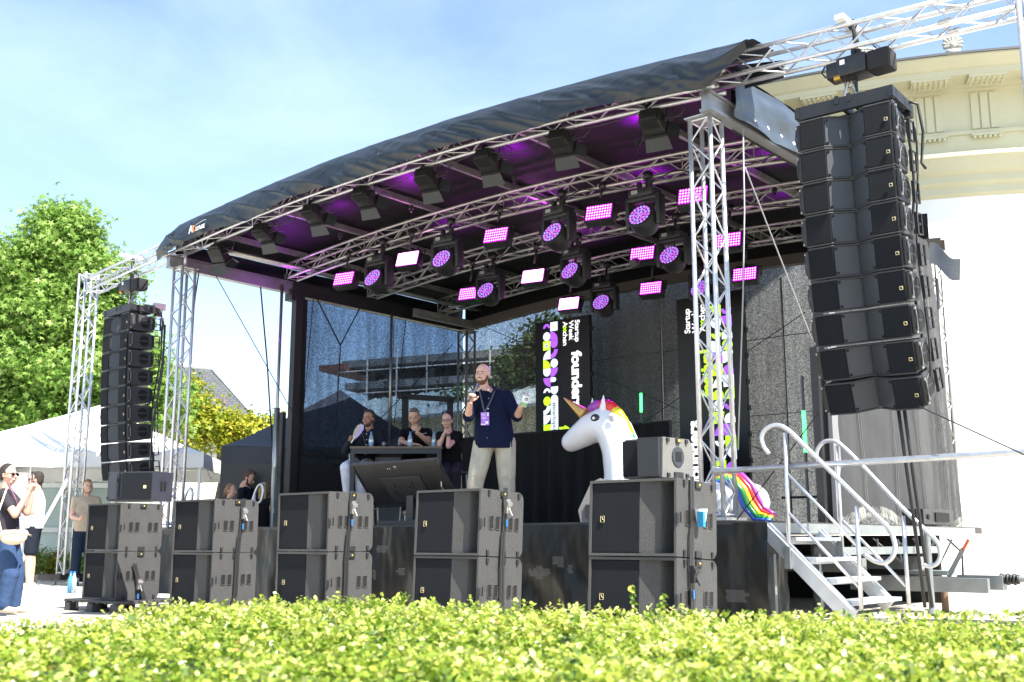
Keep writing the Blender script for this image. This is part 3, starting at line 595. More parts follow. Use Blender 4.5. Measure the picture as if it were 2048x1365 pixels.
# black drape at mid stage
e = empty('drape', S(0, 0), -YAW, 'black pleated curtain hung behind the speaker and the unicorn', 'curtain')
b = MB(); b.grid(lambda s, t: (1.7+4.75*s, 4.5+.05*sin(s*95)*(1.2-t)+.03*fbm(s*30, t), DECK+1.6*t), 500, 8); b.build('fabric', DRAPE, e, True)
b = MB(); b.tube([(1.7, 4.5, 2.63), (6.45, 4.5, 2.63)], .02); b.tube([(1.7, 4.5, DECK), (1.7, 4.5, 2.63)], .02); b.tube([(6.45, 4.5, DECK), (6.45, 4.5, 2.63)], .02); b.build('rail', BLK, e)

# ================================================================== TOWERS AND ARMS
e = empty('truss_tower', S(0, 0, DECK), -YAW, 'square aluminium truss tower at the left front corner of the stage', 'truss tower', 'front stage towers')
def tower(e):
    truss(e, (0, 0, .03), (0, 0, 4.22), (0, 1, 0), plates=True)
    MB().box((0, 0, .015), (.4, .4, .03)).build('base_plate', ALUD, e); MB().tube([(0, 0, 4.2), (0, 0, 4.62)], .03, 10).build('spigot', ALU, e, True)
    b = MB(); b.box((0, 0, 4.63), (.3, .12, .08)); b.tube([(-.1, -.05, 4.6), (.12, .1, 4.6)], .03); b.build('clamp', STEEL, e)
tower(e); e2 = copy_tree(e); e2.location = S(9.833, 0, DECK); e2['label'] = 'square aluminium truss tower at the right front corner of the stage, nearest the camera'
def outrigger(u, s, label):
    e = empty('outrigger_truss', S(u, 0, 0), -YAW, label, 'truss frame', 'goalpost truss frames beside the stage')
    arm = 3.05*s if s < 0 else 3.2; h1 = 5.55 if s < 0 else 5.58; sl = .0 if s < 0 else .0
    t1 = bpy.data.objects.new('tower_truss', None); col.objects.link(t1); t1.parent = e
    zz = .25
    truss(t1, (arm+.12*s, 0, zz), (arm+.12*s, 0, h1+.12), (0, 1, 0), m=ALU)
    t2 = bpy.data.objects.new('arm_truss', None); col.objects.link(t2); t2.parent = e
    truss(t2, (-.1*s, 0, 5.68 if s < 0 else 5.74), (arm-.02*s, 0, h1-.06 if s > 0 else 5.42), (0, 0, 1), m=ALU)
    b = MB(); b.box((arm+.12*s, 0, .2), (.8, .12, .1)); b.box((arm+.12*s, 0, .21), (.12, 1.1, .1)); b.build('base_beam', BLK, e)
    b = MB()
    for x, y in ((.4, 0), (-.4, 0), (0, .5), (0, -.5)): b.cyl((arm+.12*s+x, y, .1), .02, .2, n=8); b.cyl((arm+.12*s+x, y, .01), .07, .02, n=12)
    b.build('screw_foot', GALV, e)
    b = MB(); b.tube([(arm+.12*s, -.12, 1.9), (arm+.12*s-s*.0, -.95, .2)], .028, 8); b.build('brace', mat('white tube', (.7, .7, .7), .4), e, True)
    b = MB(); b.box((1.62*s if s > 0 else 1.7*s, 0, 5.80 if s > 0 else 5.74), (.09, .44, .05)); b.build('hoist_beam', mat('white beam', (.75, .75, .75), .4), e)
    if s > 0:
        b = MB()
        for x in (2.55, 2.6): 
            for yy in (-.12, .12): b.cyl((x, yy, 5.46), .034, .05, (1, 0, 0), 10); b.cyl((x, yy, 5.70), .034, .05, (1, 0, 0), 10)
        b.build('coupler', STEEL, e)
    return e
outrigger(0, -1, 'left aluminium goalpost truss that carries the left speaker array')
outrigger(9.833, 1, 'right aluminium goalpost truss reaching out of the top right corner')
e = empty('barrier_tube', S(9.9, -.16, 1.5), -YAW, 'long aluminium tube clamped across in front of the stairs', 'tube')
MB().tube([(0, 0, 0), (2.9, 0, .04), (3.5, 0, .05)], .028, 12).build('tube', ALU, e, True); b = MB(); b.cyl((.02, .02, 0), .045, .07, (1, 0, 0), 10); b.box((0, .05, .03), (.06, .12, .05)); b.build('clamp', STEEL, e)

# ================================================================== LINE ARRAYS
BH, BW, BD = .305, .88, .52
def arraybox():
    e = bpy.data.objects.new('speaker_box', None); col.objects.link(e)
    # cabinet outline in plan: V-shaped front
    pl = [(-BW/2, -BD/2+.03), (-.19, -BD/2+.03), (0, -BD/2+.17), (.19, -BD/2+.03), (BW/2, -BD/2+.03), (BW/2, BD/2-.1), (BW/2-.08, BD/2), (-BW/2+.08, BD/2), (-BW/2, BD/2-.1)]
    def tz(y, z): return z*(1-.16*max(0, (y+BD/2)/BD))
    b = MB(); k = len(pl); vs = [(x, y, tz(y, -BH/2+.004)) for x, y in pl]+[(x, y, tz(y, BH/2-.004)) for x, y in pl]
    b.add(vs, [(i, (i+1) % k, k+(i+1) % k, k+i) for i in range(k)]+[(8, 0, 1, 2), (2, 3, 4, 5), (2, 5, 6, 7), (2, 7, 8)]+[(k+8, k+2, k+1, k+0), (k+2, k+5, k+4, k+3), (k+2, k+7, k+6, k+5), (k+2, k+8, k+7)])
    b.build('cabinet', ACAB, e)
    for s in (-1, 1):
        b = MB(); b.box((s*.315, -BD/2+.016, 0), (.24, .022, BH-.035), bev=.004); b.build('grille', GRL, e)
        b = MB(); b.add([(s*.188, -BD/2+.022, -BH/2+.018), (s*.01, -BD/2+.152, -BH/2+.018), (s*.01, -BD/2+.152, BH/2-.018), (s*.188, -BD/2+.022, BH/2-.018)], [(0, 1, 2, 3) if s < 0 else (3, 2, 1, 0)]); b.build('waveguide', CABD, e)
        b = MB()
        for z in (-.115, .115): b.cyl((s*.172, -BD/2+.03, z), .011, .02, (0, 1, 0), 10)
        b.build('bolt', HOLE, e)
    b = MB()   # rims above and below the front
    for z in (-BH/2+.006, BH/2-.006):
        b.tube([(-BW/2, -BD/2+.012, z), (-.2, -BD/2+.012, z), (-.02, -BD/2+.14, z), (.02, -BD/2+.14, z), (.2, -BD/2+.012, z), (BW/2, -BD/2+.012, z)], .0085, 6)
    b.build('front_rim', ACAB, e)
    for s in (-1, 1):
        X = s*(BW/2+.004)
        b = MB()
        for z0, z1, fl in ((.012, .085, 1), (-.085, -.012, -1)):
            a_ = np.linspace(0, pi, 11); pts = [(.0+.085*cos(t), fl*(.014+.072*sin(t))) for t in a_]
            b.prism([(y+.06, z) for y, z in pts], lambda x, y, d: (X-s*.002+s*d, x, y), .003)
        b.build('side_handle', HOLE, e)
        b = MB(); b.tube([(X, .06+.0+.0+.1*cos(t), .1*sin(t)) for t in np.linspace(0, 2*pi, 17)[:-1]], .006, 5, closed=True); b.build('handle_rim', CABD, e)
        b = MB(); b.box((X+s*.018, -BD/2+.06, 0), (.034, .06, BH*.86), bev=.008); b.box((X+s*.016, BD/2-.05, 0), (.03, .03, BH*.7)); b.tube([(X+s*.04, -BD/2+.045, -.09), (X+s*.047, -BD/2+.035, 0), (X+s*.04, -BD/2+.045, .09)], .008, 6)
        b.box((X+s*.02, BD/2+.02, 0), (.02, .06, .02)); b.build('rigging_plate', BLK, e)
        b = MB(); b.tube([(X+s*.037, -BD/2+.075, -.09), (X+s*.037, -BD/2+.075, .09)], .007, 6); b.cyl((X+s*.03, -BD/2+.05, .11), .014, .03, (1, 0, 0)); b.cyl((X+s*.03, -BD/2+.05, -.11), .014, .03, (1, 0, 0)); b.build('locking_pin', STEEL, e)
        b = MB(); b.tube([(X+s*.02, BD/2-.02, -.1), (X+s*.03, BD/2+.06, -.1), (X+s*.03, BD/2+.06, .1), (X+s*.02, BD/2-.02, .1)], .012, 6); b.build('rear_handle', BLK, e)
    b = MB(); bx, by, q = .40, -BD/2+.001, .016
    b.box((bx, by, -.02), (q*2, .003, q*2)); b.build('badge', GOLD, e); b = MB(); b.add([(bx-.011, by-.003, -.031), (bx+.011, by-.003, -.031), (bx+.011, by-.003, -.02), (bx, by-.003, -.009), (bx-.011, by-.003, -.009)], [(0, 1, 2, 3, 4)]); b.build('badge_mark', HOLE, e)
    return e
proto = arraybox()
def line_array(u, v, ztop, rz, curve, label, first=False):
    e = empty('line_array', S(u, v, ztop), rz, label, 'speaker array', 'hanging line arrays')
    pos = Vector((0, 0, -.09)); ang = 0
    f = bpy.data.objects.new('rigging_frame', None); col.objects.link(f); f.parent = e
    b = MB(); b.box((0, -BD/2+.05, .0), (BW+.06, .05, .13)); b.box((0, BD/2-.06, .0), (BW+.06, .05, .1))
    for s in (-1, 1): b.box((s*(BW/2+.02), 0, 0), (.04, .5, .1)); b.box((s*.06, .0, .04), (.04, .5, .08))
    b.build('frame_bar', BLK, f)
    b = MB(); b.tube([(-.1, .0, .05), (-.02, 0, .3)], .02); b.tube([(.1, .0, .05), (.02, 0, .3)], .02); b.tube([(.05*cos(t), 0, .28+.05*sin(t)) for t in np.linspace(0, 2*pi, 11)[:-1]], .014, 6, closed=True); b.box((.35, .35, .1), (.1, .2, .12)); b.build('shackle', STEEL, f)
    for k in range(9):
        a = curve[k]; ang += a/2
        c = copy_tree(proto) if not (first and k == 0) else proto
        # rotate about the front edge: hinge near the front rigging
        R_ = Matrix.Rotation(ang, 3, 'X'); cc = pos + R_ @ Vector((0, 0, -BH/2)); c.parent = e; c.location = cc; c.rotation_euler = (ang, 0, 0)
        pos = pos + R_ @ Vector((0, 0, -BH-.006)); ang += a/2
    b = MB(); P0 = Vector((BW/2-.05, BD/2+.1, -.1)); b.tube([P0+Vector((.03*sin(t*9), .04*sin(t*7), -2.7*t)) for t in np.linspace(0, 1, 24)], .014, 6); b.tube([P0+Vector((.05+.03*sin(t*8+1), .02+.04*sin(t*6), -2.5*t)) for t in np.linspace(0, 1, 24)], .010, 6)
    b.tube([(BW/2+.02, BD/2-.05, .05), (BW/2+.10, BD/2+.02, .02), (BW/2+.12, BD/2+.06, -.25), (BW/2+.08, BD/2+.08, -.55), (BW/2+.12, BD/2+.06, -.62)], .014, 6); b._build('signal_loom', BLK, e, True)
    b = MB(); b.box((BW/2-.02, BD/2+.04, -.02), (.12, .1, .14), bev=.015); b.box((BW/2-.2, BD/2-.02, .09), (.1, .2, .09), bev=.015); b._build('junction_box', BLK, e)
    return e
RZA = -YAW
cR = [.0, -.012, -.012, -.02, -.02, -.03, -.035, -.05, -.07]
line_array(11.42, .05, 4.93, -YAW+.05, [radians(1.2)]*3+[radians(2)]*3+[radians(3.2), radians(4.5), radians(6)], 'long curved black speaker array hanging at the right of the stage', True)
line_array(-1.72, .05, 4.75, -YAW-.04, [radians(.6)]*4+[radians(1)]*3+[radians(2), radians(3)], 'curved black speaker array hanging left of the stage before the trees')
def hoist(u, h, label):
    e = empty('chain_hoist', S(u, 0, h), -YAW, label, 'chain hoist', 'electric chain hoists')
    b = MB(); b.box((0, 0, 0), (.30, .24, .2), bev=.03); b.box((-.2, 0, .0), (.12, .2, .16), bev=.02); b.build('motor_housing', BLK, e, 'a')
    b = MB(); b.box((.26, .0, -.01), (.22, .22, .2), bev=.03); b.build('chain_bag', BLKM, e, 'a')
    b = MB(); b.tube([(.05, -.02, .1), (.05, -.02, .2), (.0, -.02, .45)], .022, 8); b.cyl((0, 0, .14), .035, .1); b.tube([(0, 0, .2), (0, 0, .42)], .012); b.tube([(.04*cos(t), 0, .45+.05*sin(t)) for t in np.linspace(0, 2*pi, 9)[:-1]], .012, 6, closed=True); b.tube([(0, 0, -.1), (0, 0, -.24)], .015); b.build('chain', BLK, e)
    b = MB(); b.tube([(.1+.12*cos(t), 0, .1+.12*sin(t)) for t in np.linspace(0, pi, 9)], .008, 6); b.tube([(-.26, -.1, .06), (-.3, -.1, .0), (-.26, -.1, -.06)], .01, 6); b.build('handle', BLK, e)
    b = MB(); b.box((-.08, -.123, .04), (.05, .004, .05)); b.build('sticker', WHITE, e); b = MB(); b.cyl((-.14, -.1, -.1), .03, .06, (1, 0, 0)); b.build('brake_cap', mat('brass', (.5, .3, .06), .4, .8), e)
    return e
hoist(11.5, 5.33, 'black chain hoist above the right speaker array'); hoist(-1.65, 5.2, 'black chain hoist above the left speaker array')

# ================================================================== SUBWOOFERS
SW, SDp, SH = .775, .56, .56
def subwoofer():
    e = bpy.data.objects.new('subwoofer', None); col.objects.link(e)
    # origin: front right bottom corner; x from -SW to 0, y 0..SDp
    rr = .07; b = MB(); prof = [(0, 0), (SDp-rr, 0)]+[(SDp-rr+rr*sin(t), rr-rr*cos(t)) for t in np.linspace(0, pi/2, 6)[1:]]+[(SDp-rr+rr*cos(t), SH-rr+rr*sin(t)) for t in np.linspace(0, pi/2, 6)]+[(0, SH)]
    k = len(prof); vs = [(x, y, z) for x in (-SW, 0) for y, z in prof]
    b.add(vs, [tuple(range(k)), tuple(range(2*k-1, k-1, -1))]+[(i+1, i, k+i, k+i+1) for i in range(k-1)])
    fx = .020; iy = .33*0+.0
    # front frame
    for (x0, x1, z0, z1) in ((-SW, 0, 0, fx), (-SW, 0, SH-fx, SH), (-SW, -SW+fx, fx, SH-fx), (-fx, 0, fx, SH-fx)):
        b.add([(x0, 0, z0), (x1, 0, z0), (x1, 0, z1), (x0, 0, z1)], [(0, 1, 2, 3)])
    for p in (((-SW+fx, 0, fx), (-fx, 0, fx), (-fx, .45, fx), (-SW+fx, .45, fx)), ((-SW+fx, 0, SH-fx), (-SW+fx, .45, SH-fx), (-fx, .45, SH-fx), (-fx, 0, SH-fx)), ((-fx, 0, fx), (-fx, 0, SH-fx), (-fx, .45, SH-fx), (-fx, .45, fx)), ((-SW+fx, 0, fx), (-SW+fx, .45, fx), (-SW+fx, .45, SH-fx), (-SW+fx, 0, SH-fx))): b.add(p, [(0, 1, 2, 3)])
    b.build('cabinet', CAB, e, 'a')
    b = MB(); b.box((-SW+fx+.215, .014, SH/2), (.425, .012, SH-2*fx-.008), bev=.003); b.build('grille', GRL, e)
    b = MB(); x0 = -SW+fx+.43; x1 = -fx-.002   # curved port throat
    b.grid(lambda s, t: (x0+(x1-x0)*s, .012+(.024*s/.58 if s < .58 else .024+.3*((s-.58)/.42)**.8), fx+(SH-2*fx)*t), 24, 1); b.build('port', CAB, e, True)
    gx = lambda x, y, d: (.002+d, x, y)
    for yc in (.14, .22, .39, .47):
        b = MB(); w, h = .027, .055; P = [(yc+sx*(w-.012)+.012*cos(t), SH*.5+.0+sz*(h-.012)+.012*sin(t)) for sx, sz, t0 in ((1, 1, 0), (-1, 1, pi/2), (-1, -1, pi), (1, -1, 3*pi/2)) for t in np.linspace(t0, t0+pi/2, 4)]
        b.prism(P, gx, .0015); b.build('handle_slot', HOLE, e)
        b = MB(); b.tube([(.004, y, z) for y, z in P], .004, 4, closed=True); b.build('handle_edge', CAB, e)
    b = MB(); b.box((.003, .055, SH*.5), (.004, .012, .07)); b.build('slot', HOLE, e)
    b = MB()
    for y in (.10, .49):
        for z in (.03, SH-.03): b.cyl((.006, y, z), .013, .012, (1, 0, 0), 10); b.box((.008, y, z), (.012, .028, .04))
    for z in (.025, SH-.03): b.box((.006, .29, z), (.02, .085, .05), bev=.008)
    b.box((.005, .001, .27), (.022, .03, .07)); b.box((-SW-.003, .02, .27), (.02, .03, .08)); b.build('latch', BLK, e)
    b = MB(); b.cyl((.018, .29, SH-.03), .007, .006, (1, 0, 0)); b.build('lock_indicator', mat('yellow dot', (.8, .55, .05), .5), e)
    q = .017; cx = -SW+.12; b = MB(); b.tube([(cx-q, .004, .27-q*1.3), (cx+q, .004, .27-q*1.3), (cx+q, .004, .27+q*1.3), (cx-q, .004, .27+q*1.3)], .0022, 4, closed=True); b.tube([(cx-q*.3, .004, .27+q), (cx+q*.2, .004, .27-q*.1), (cx+q, .004, .27-q*.6)], .0022, 4); b.build('badge', GOLD, e)
    return e
sp_ = subwoofer(); first = True
STK = [(1343.5, 954, -2.95, .055), (954, 976, -2.85, .045), (659, 983, -2.9, .0), (431, 998, -2.85, .0), (243, 1006, -2.82, .0)]
names = ['rightmost stack beside the stairs', 'stack in front of the standing speaker', 'middle stack in front of the tilted monitor', 'second stack from the left', 'leftmost stack on the black pallet']
SUBPOS = []
for i, (px, py, v, tilt) in enumerate(STK):
    u, z = onv(px, py, v); zb = z-2*SH-.008
    for k in (0, 1):
        c = sp_ if first else copy_tree(sp_); first = False
        c.location = S(u, v, zb+k*(SH+.008)) + VV*tilt*(k*SH+.1)*.9; c.rotation_euler = (0, 0, -YAW); c.rotation_mode = 'XYZ'
        c.rotation_euler = (Matrix.Rotation(-YAW, 3, 'Z') @ Matrix.Rotation(-tilt, 3, 'X')).to_euler()
        tag(c, ('upper' if k else 'lower')+' black subwoofer of the '+names[i], 'subwoofer', 'subwoofers stacked before the stage')
    SUBPOS.append((u, v, zb))
def pallet():
    e = bpy.data.objects.new('pallet', None); col.objects.link(e); PL = mat('black plastic pallet', (.045, .045, .048), .6, var=.3, vs=7, fleck=(40, (.12, .12, .12)))
    b = MB(); L_, D_ = 1.2, .9
    for i in range(9): b.box((0, -D_/2+.05+i*.1, .135), (L_, .085, .025))
    for i in range(7): b.box((-L_/2+.04+i*.187, 0, .121), (.05, D_, .018))
    b.build('top_deck', PL, e)
    for x in (-.53, 0, .53):
        for y in (-.38, 0, .38): MB().box((x, y, .056), (.13, .12, .112), bev=.012).build('foot', PL, e)
    return e
pp = pallet(); pl_l = ['black plastic pallet under the leftmost subwoofer stack', 'black pallet under the second subwoofer stack from the left', 'black pallet under the middle subwoofer stack', 'black pallet under the stack before the speaker', 'black pallet under the rightmost subwoofer stack']
for i, (u, v, zb) in enumerate(reversed(SUBPOS)):
    c = pp if i == 0 else copy_tree(pp); c.location = S(u-.42 if i else u-.40, v+.34, zb-.15); c.rotation_euler.z = -YAW; tag(c, pl_l[i], 'pallet', 'pallets under the subwoofers')
for i, (u, v, zb) in enumerate(SUBPOS):
    tl_ = STK[i][3]
    e = empty('ratchet_strap', S(u+.012, v, zb), -YAW, 'dark lashing strap with ratchet on the '+names[i], 'strap', 'lashing straps round the subwoofers')
    y = .16+.08*(i % 2)+(.03 if i == 0 else .05)
    if i == 4: pts = [(.012, .2, .42), (.03, .27, .2), (.04, .33, .0)]
    else: pts = [(.004, y+.06, 2*SH+.02), (.008, y+.05, 2*SH-.12), (.012, y+.02, SH+.2), (.016, y, SH-.1), (.02, y-.02, .1), (.02, y-.02, -.05)]
    b = MB()
    for o in (-.014, .014):
        for j in range(len(pts)-1): b.bar(Vector(pts[j])+Vector((0, o*(1.2 if o > 0 else .9), 0)), Vector(pts[j+1])+Vector((0, o*(1.2 if o > 0 else .9)+(.012 if j % 2 else -.006), 0)), .024, .004, up=(1, 0, 0))
    b.build('webbing', mat('strap webbing', (.03, .045, .075) if i != 0 else (.02, .02, .02), .4), e)
    b = MB(); c = pts[1] if i != 0 else pts[3]; b.box((.03, c[1], c[2]-.02), (.035, .05, .12)); b.cyl((.045, c[1], c[2]), .022, .06, (0, 1, 0)); b.tube([(.03, c[1], c[2]), (.07, c[1]+.02, c[2]-.1)], .008); b.build('ratchet', STEEL if i else BLK, e)
    b = MB(); b.box((.03, c[1]-.005, c[2]-.16), (.006, .02, .06)); b.build('tag', mat('blue tag', (.02, .13, .32), .5), e)
e = empty('plastic_cup', S(SUBPOS[0][0]+.05, SUBPOS[0][1]+.30, SUBPOS[0][2]+SH+.27), -YAW, 'white and blue cup tucked behind the strap of the rightmost subwoofer', 'cup')
b = MB(); b.cyl((0, 0, .03), .035, .09, (0, 0, 1), 14, r2=.05); b.build('cup_body', WHITE, e, 'a'); b = MB(); b.box((.03, -.045, .0), (.05, .03, .11)); b.build('wrapper', mat('blue print', (.02, .22, .42), .5), e)
# small top boxes
def top_box(loc, rz, label, flip=1, tx=0):
    e = empty('fill_speaker', loc, rz, label, 'speaker', 'small fill speakers')
    w, d, h = .70, .42, .30
    b = MB(); P = [(-w/2, 0), (-.12, 0), (0, .09), (.12, 0), (w/2, 0), (w/2, d*.8), (w/2-.05, d), (-w/2+.05, d), (-w/2, d*.8)]
    b.prism(P, lambda x, y, t: (x, y, t), h); b.build('cabinet', CAB if flip > 0 else CABD, e)
    for s in (-1, 1):
        b = MB(); b.box((s*.235, -.008, h/2), (.215, .016, h-.03)); b.build('grille', GRL, e)
        b = MB(); b.cyl((s*.1, .006, .03), .012, .02, (0, 1, 0)); b.cyl((s*.1, .006, h-.03), .012, .02, (0, 1, 0)); b.build('bolt', HOLE, e)
    return e
uu, zz = onv(1340, 952, -2.9)
e = empty('fill_speaker', S(uu-.13, -2.80, zz), -YAW-.06, 'grey fill speaker with round handle on top of the rightmost subwoofer stack', 'speaker', 'small fill speakers')
FS = [(0, 0), (.30, 0), (.36, .0), (.36, 0)]
w, d, h = .36, .40, .30
b = MB(); b.prism([(d*0, 0), (d-.04, .0), (d, .04), (d-.0, h-.05), (d-.05, h), (0.02, h)], lambda x, y, t: (t-w, x, y), w); b.build('cabinet', mat('grey cabinet', (.17, .165, .155), .65, var=.1, vs=6, bump=.7, bs=150, fleck=(190, (.3, .3, .3))), e)
b = MB(); b.box((-.27, -.008, h/2), (.17, .016, h-.03)); b.build('grille', GRL, e); b = MB(); b.box((-.09, -.03, h/2), (.17, .06, h-.01), Matrix.Rotation(.2, 3, 'Z')); b.build('waveguide', mat('dark horn', (.012, .014, .018), .5), e)
b = MB(); b.cyl((.004, .2, .16), .075, .008, (1, 0, 0), 28); b.build('handle_plate', CABD, e, 'a'); b = MB(); b.box((.008, .2, .16), (.004, .075, .075), bev=0); b.build('handle_hole', HOLE, e)
b = MB()
for y in (.07, .31):
    for z in (.02, h-.02): b.box((.004, y, z), (.02, .03, .03))
b.box((.004, .2, .022), (.02, .11, .045), bev=.005); b.box((.004, .2, h-.022), (.02, .05, .04), bev=.005); b.build('latch', BLK, e); b = MB(); b.cyl((.016, .2, h-.02), .01, .006, (1, 0, 0)); b.build('lock_indicator', MATS['yellow dot'], e)
p = ony(262, 1003, 12.05); e = empty('fill_speaker', (p.x, 12.05, 1.262), radians(-13), 'black fill speaker lying on top of the leftmost subwoofer stack', 'speaker', 'small fill speakers')
w, d, h = .60, .40, .32
b = MB(); b.prism([(-.3, 0), (-.18, .03), (-.14, 0), (.26, 0), (.30, .34), (.25, d), (-.25, d), (-.3, .3)], lambda x, y, t: (x, y, t), h); b.build('cabinet', CABD, e)
b = MB(); b.box((.06, -.008, h/2), (.36, .016, h-.03)); b.build('grille', GRL, e); b = MB(); b.box((-.235, -.0, h/2), (.1, .03, h-.03)); b.build('waveguide', CABD, e)
b = MB()
for x in (-.285, -.15, ): b.cyl((x, -.01, .03), .011, .03, (0, 1, 0)); b.cyl((x, -.01, h-.03), .011, .03, (0, 1, 0))
b.build('bolt', HOLE, e)
b = MB(); b.box((.17, -.018, .15), (.035, .004, .035)); b.build('badge', GOLD, e); b = MB(); b.cyl((.222, -.018, .15), .014, .004, (0, 1, 0)); b.build('indicator', HOLE, e)
b = MB(); b.box((.285, .14, .17), (.012, .03, .09), Matrix.Rotation(-.1, 3, 'Z')); b.box((.292, .2, .17), (.012, .03, .09), Matrix.Rotation(-.1, 3, 'Z')); b.build('handle_slot', HOLE, e)
uu, zz = onv(1172, 1046, .0); e = empty('stage_monitor', S(uu+.24, -.1, DECK), -YAW+.3, 'grey wedge monitor on the stage edge behind the rightmost subwoofers', 'monitor speaker')
b = MB(); b.prism([(-.2, 0), (.2, 0), (.22, .1), (.10, .42), (.02, .47), (-.08, .42), (-.23, .13)], lambda x, y, t: (x, t, y), .4); b.build('cabinet', MATS['grey cabinet'], e); b = MB(); b.box((-.1, -.01, .12), (.08, .02, .14)); b.build('handle', BLK, e); b = MB(); b.box((.17, .2, .25), (.02, .34, .32), Matrix.Rotation(-.22, 3, 'Y')); b.build('grille', GRL, e)

# ================================================================== STAGE LIGHTS
LEDM = mat('magenta led', (.8, .1, .8), .4, emit=(1, .075, 1), es=6)
LEDW = mat('bright magenta led', (.9, .4, .9), .4, emit=(1, .3, 1), es=6)
LEDD = mat('led backing', (.25, .01, .3), .4, emit=(.45, .0, .6), es=.5)
LENS = mat('violet lens', (.33, .25, .6), .12, 0, emit=(.30, .16, .75), es=.55, coat=.6)
LENSM = mat('magenta lens', (.45, .1, .5), .12, 0, emit=(.42, .08, .55), es=.6, coat=.6)
def lightobj(parent, loc, e, colr, typ='POINT', r=.1, rot=None, ang=None):
    d = bpy.data.lights.new('lamp_light', typ); d.energy = e; d.color = colr
    if typ == 'SPOT': d.spot_size = ang or 1.2; d.spot_blend = .8
    if typ in ('POINT', 'SPOT'): d.shadow_soft_size = r
    o = bpy.data.objects.new('lamp_light', d); col.objects.link(o); o.parent = parent; o.location = loc
    if rot: o.rotation_euler = rot
    return o
def panel(bright):
    e = bpy.data.objects.new('led_floodlight', None); col.objects.link(e)
    b = MB(); b.box((0, .09, 0), (.42, .16, .27), bev=.02); b.build('housing', BLK, e, 'a')
    b = MB(); b.tube([(-.24, .1, 0), (-.24, .1, .17), (.24, .1, .17), (.24, .1, 0)], .014, 6); b.box((0, .1, .2), (.05, .05, .08)); b.build('yoke', BLK, e)
    b = MB(); b.box((0, .1, .16), (.3, .14, .05), bev=.015); b.build('driver_box', BLK, e)
    b = MB(); b.box((0, .008, 0), (.375, .004, .225)); b.build('backing', LEDD if not bright else LEDM, e)
    b = MB()
    for i in range(10 if not bright else 10):
        for j in range(6 if 0 else 5):
            c = Vector((-.166+i*.0369, .002, -.088+j*.044)); n_ = 8; r_ = .0125 if not bright else .02
            b.add([c+Vector((r_*cos(2*pi*k/n_), 0, r_*1.2*sin(2*pi*k/n_))) for k in range(n_)], [tuple(range(n_))])
    b.build('led_field', LEDW if bright else LEDM, e); return e
PA_, PB_ = panel(False), panel(True)
PN = [(687, 557, 1.75, 0), (814, 517, 1.75, 1), (991, 470, 1.75, 0), (1197, 424, 1.75, 0), (1385, 390, 1.75, 0), (937, 587, 3.65, 0), (1065, 552, 3.65, 1), (1284, 507, 3.65, 0), (1455, 480, 3.65, 0), (1137, 607, 5.5, 1), (1301, 576, 5.5, 0), (1489, 548, 5.5, 0)]
PNL = ['leftmost lit magenta LED panel on the front lighting truss', 'nearly white glowing LED panel, second from the left on the front lighting truss', 'magenta LED panel left of the large central moving head on the front lighting truss', 'magenta LED panel between the two large moving heads on the front lighting truss', 'magenta LED panel behind the top of the right stage tower', 'leftmost magenta LED panel on the middle lighting truss', 'nearly white glowing LED panel in the centre of the middle lighting truss', 'magenta LED panel beside the moving head left of the right tower, on the middle truss', 'magenta LED panel just right of the right tower on the middle truss', 'nearly white glowing LED panel above the left screen', 'magenta LED panel hanging before the grey net, left of the right tower', 'lowest magenta LED panel, right of the tower above the right screen']
fl = {0: True, 1: True}
for i, (px, py, v, br_) in enumerate(PN):
    src = PB_ if br_ else PA_; c = src if fl[br_] else copy_tree(src); fl[br_] = False; u, z = onv(px, py, v)
    tag(c, PNL[i], 'LED light', 'magenta LED panels under the roof'); c.location = S(u, v, z); c.rotation_euler = (Matrix.Rotation(-YAW+.22, 3, 'Z') @ Matrix.Rotation(-.32, 3, 'X')).to_euler()
def mhead():
    e = bpy.data.objects.new('moving_head_light', None); col.objects.link(e)
    b = MB(); b.box((0, .05, .36), (.36, .26, .11), bev=.02); b.build('base', BLK, e, 'a')
    b = MB(); b.box((-.08, -.085, .365), (.09, .006, .05)); b.build('display', mat('display', (.3, .3, .28), .3), e); b = MB(); b.cyl((.06, -.085, .365), .018, .01, (0, 1, 0)); b.build('dial', BLKM, e)
    b = MB(); b.tube([(-.08, .05, .42), (-.08, .05, .5)], .018, 6); b.tube([(.08, .05, .42), (.08, .05, .5)], .018, 6); b.box((-.08, .05, .5), (.05, .06, .07)); b.box((.08, .05, .5), (.05, .06, .07)); b.build('clamp', BLK, e)
    b = MB()
    for s in (-1, 1): b.box((s*.225, .05, .12), (.06, .17, .42), bev=.02)
    b.box((0, .05, .29), (.44, .17, .06), bev=.02); b.build('yoke', BLK, e, 'a')
    h_ = bpy.data.objects.new('head', None); col.objects.link(h_); h_.parent = e; h_.rotation_euler = (-.45, 0, 0)
    b = MB(); b.tube([(0, -.10, 0), (0, -.09, 0), (0, .02, 0), (0, .12, 0), (0, .2, 0)], [.165, .185, .19, .17, .11], 24); b.build('shell', BLK, h_, 'a')
    b = MB(); b2 = MB(); k = 0; b0 = MB(); b0.cyl((0, -.103, 0), .157, .004, (0, 1, 0), 28); b0.build('lens_plate', mat('lens plate', (.04, .02, .07), .3), h_)
    for ring, (n_, r0) in enumerate(((1, 0), (6, .045), (12, .09), (18, .135))):
        for j in range(n_):
            a = 2*pi*j/n_+ring*.2; c = (r0*cos(a), -.108, r0*sin(a)); (b if (k*7+ring) % 5 < 3 else b2).ell(c, (.0205, .008, .0205), n=6, m=4); k += 1
    b.build('lens', LENS, h_); b2.build('lens', LENSM, h_)
    return e
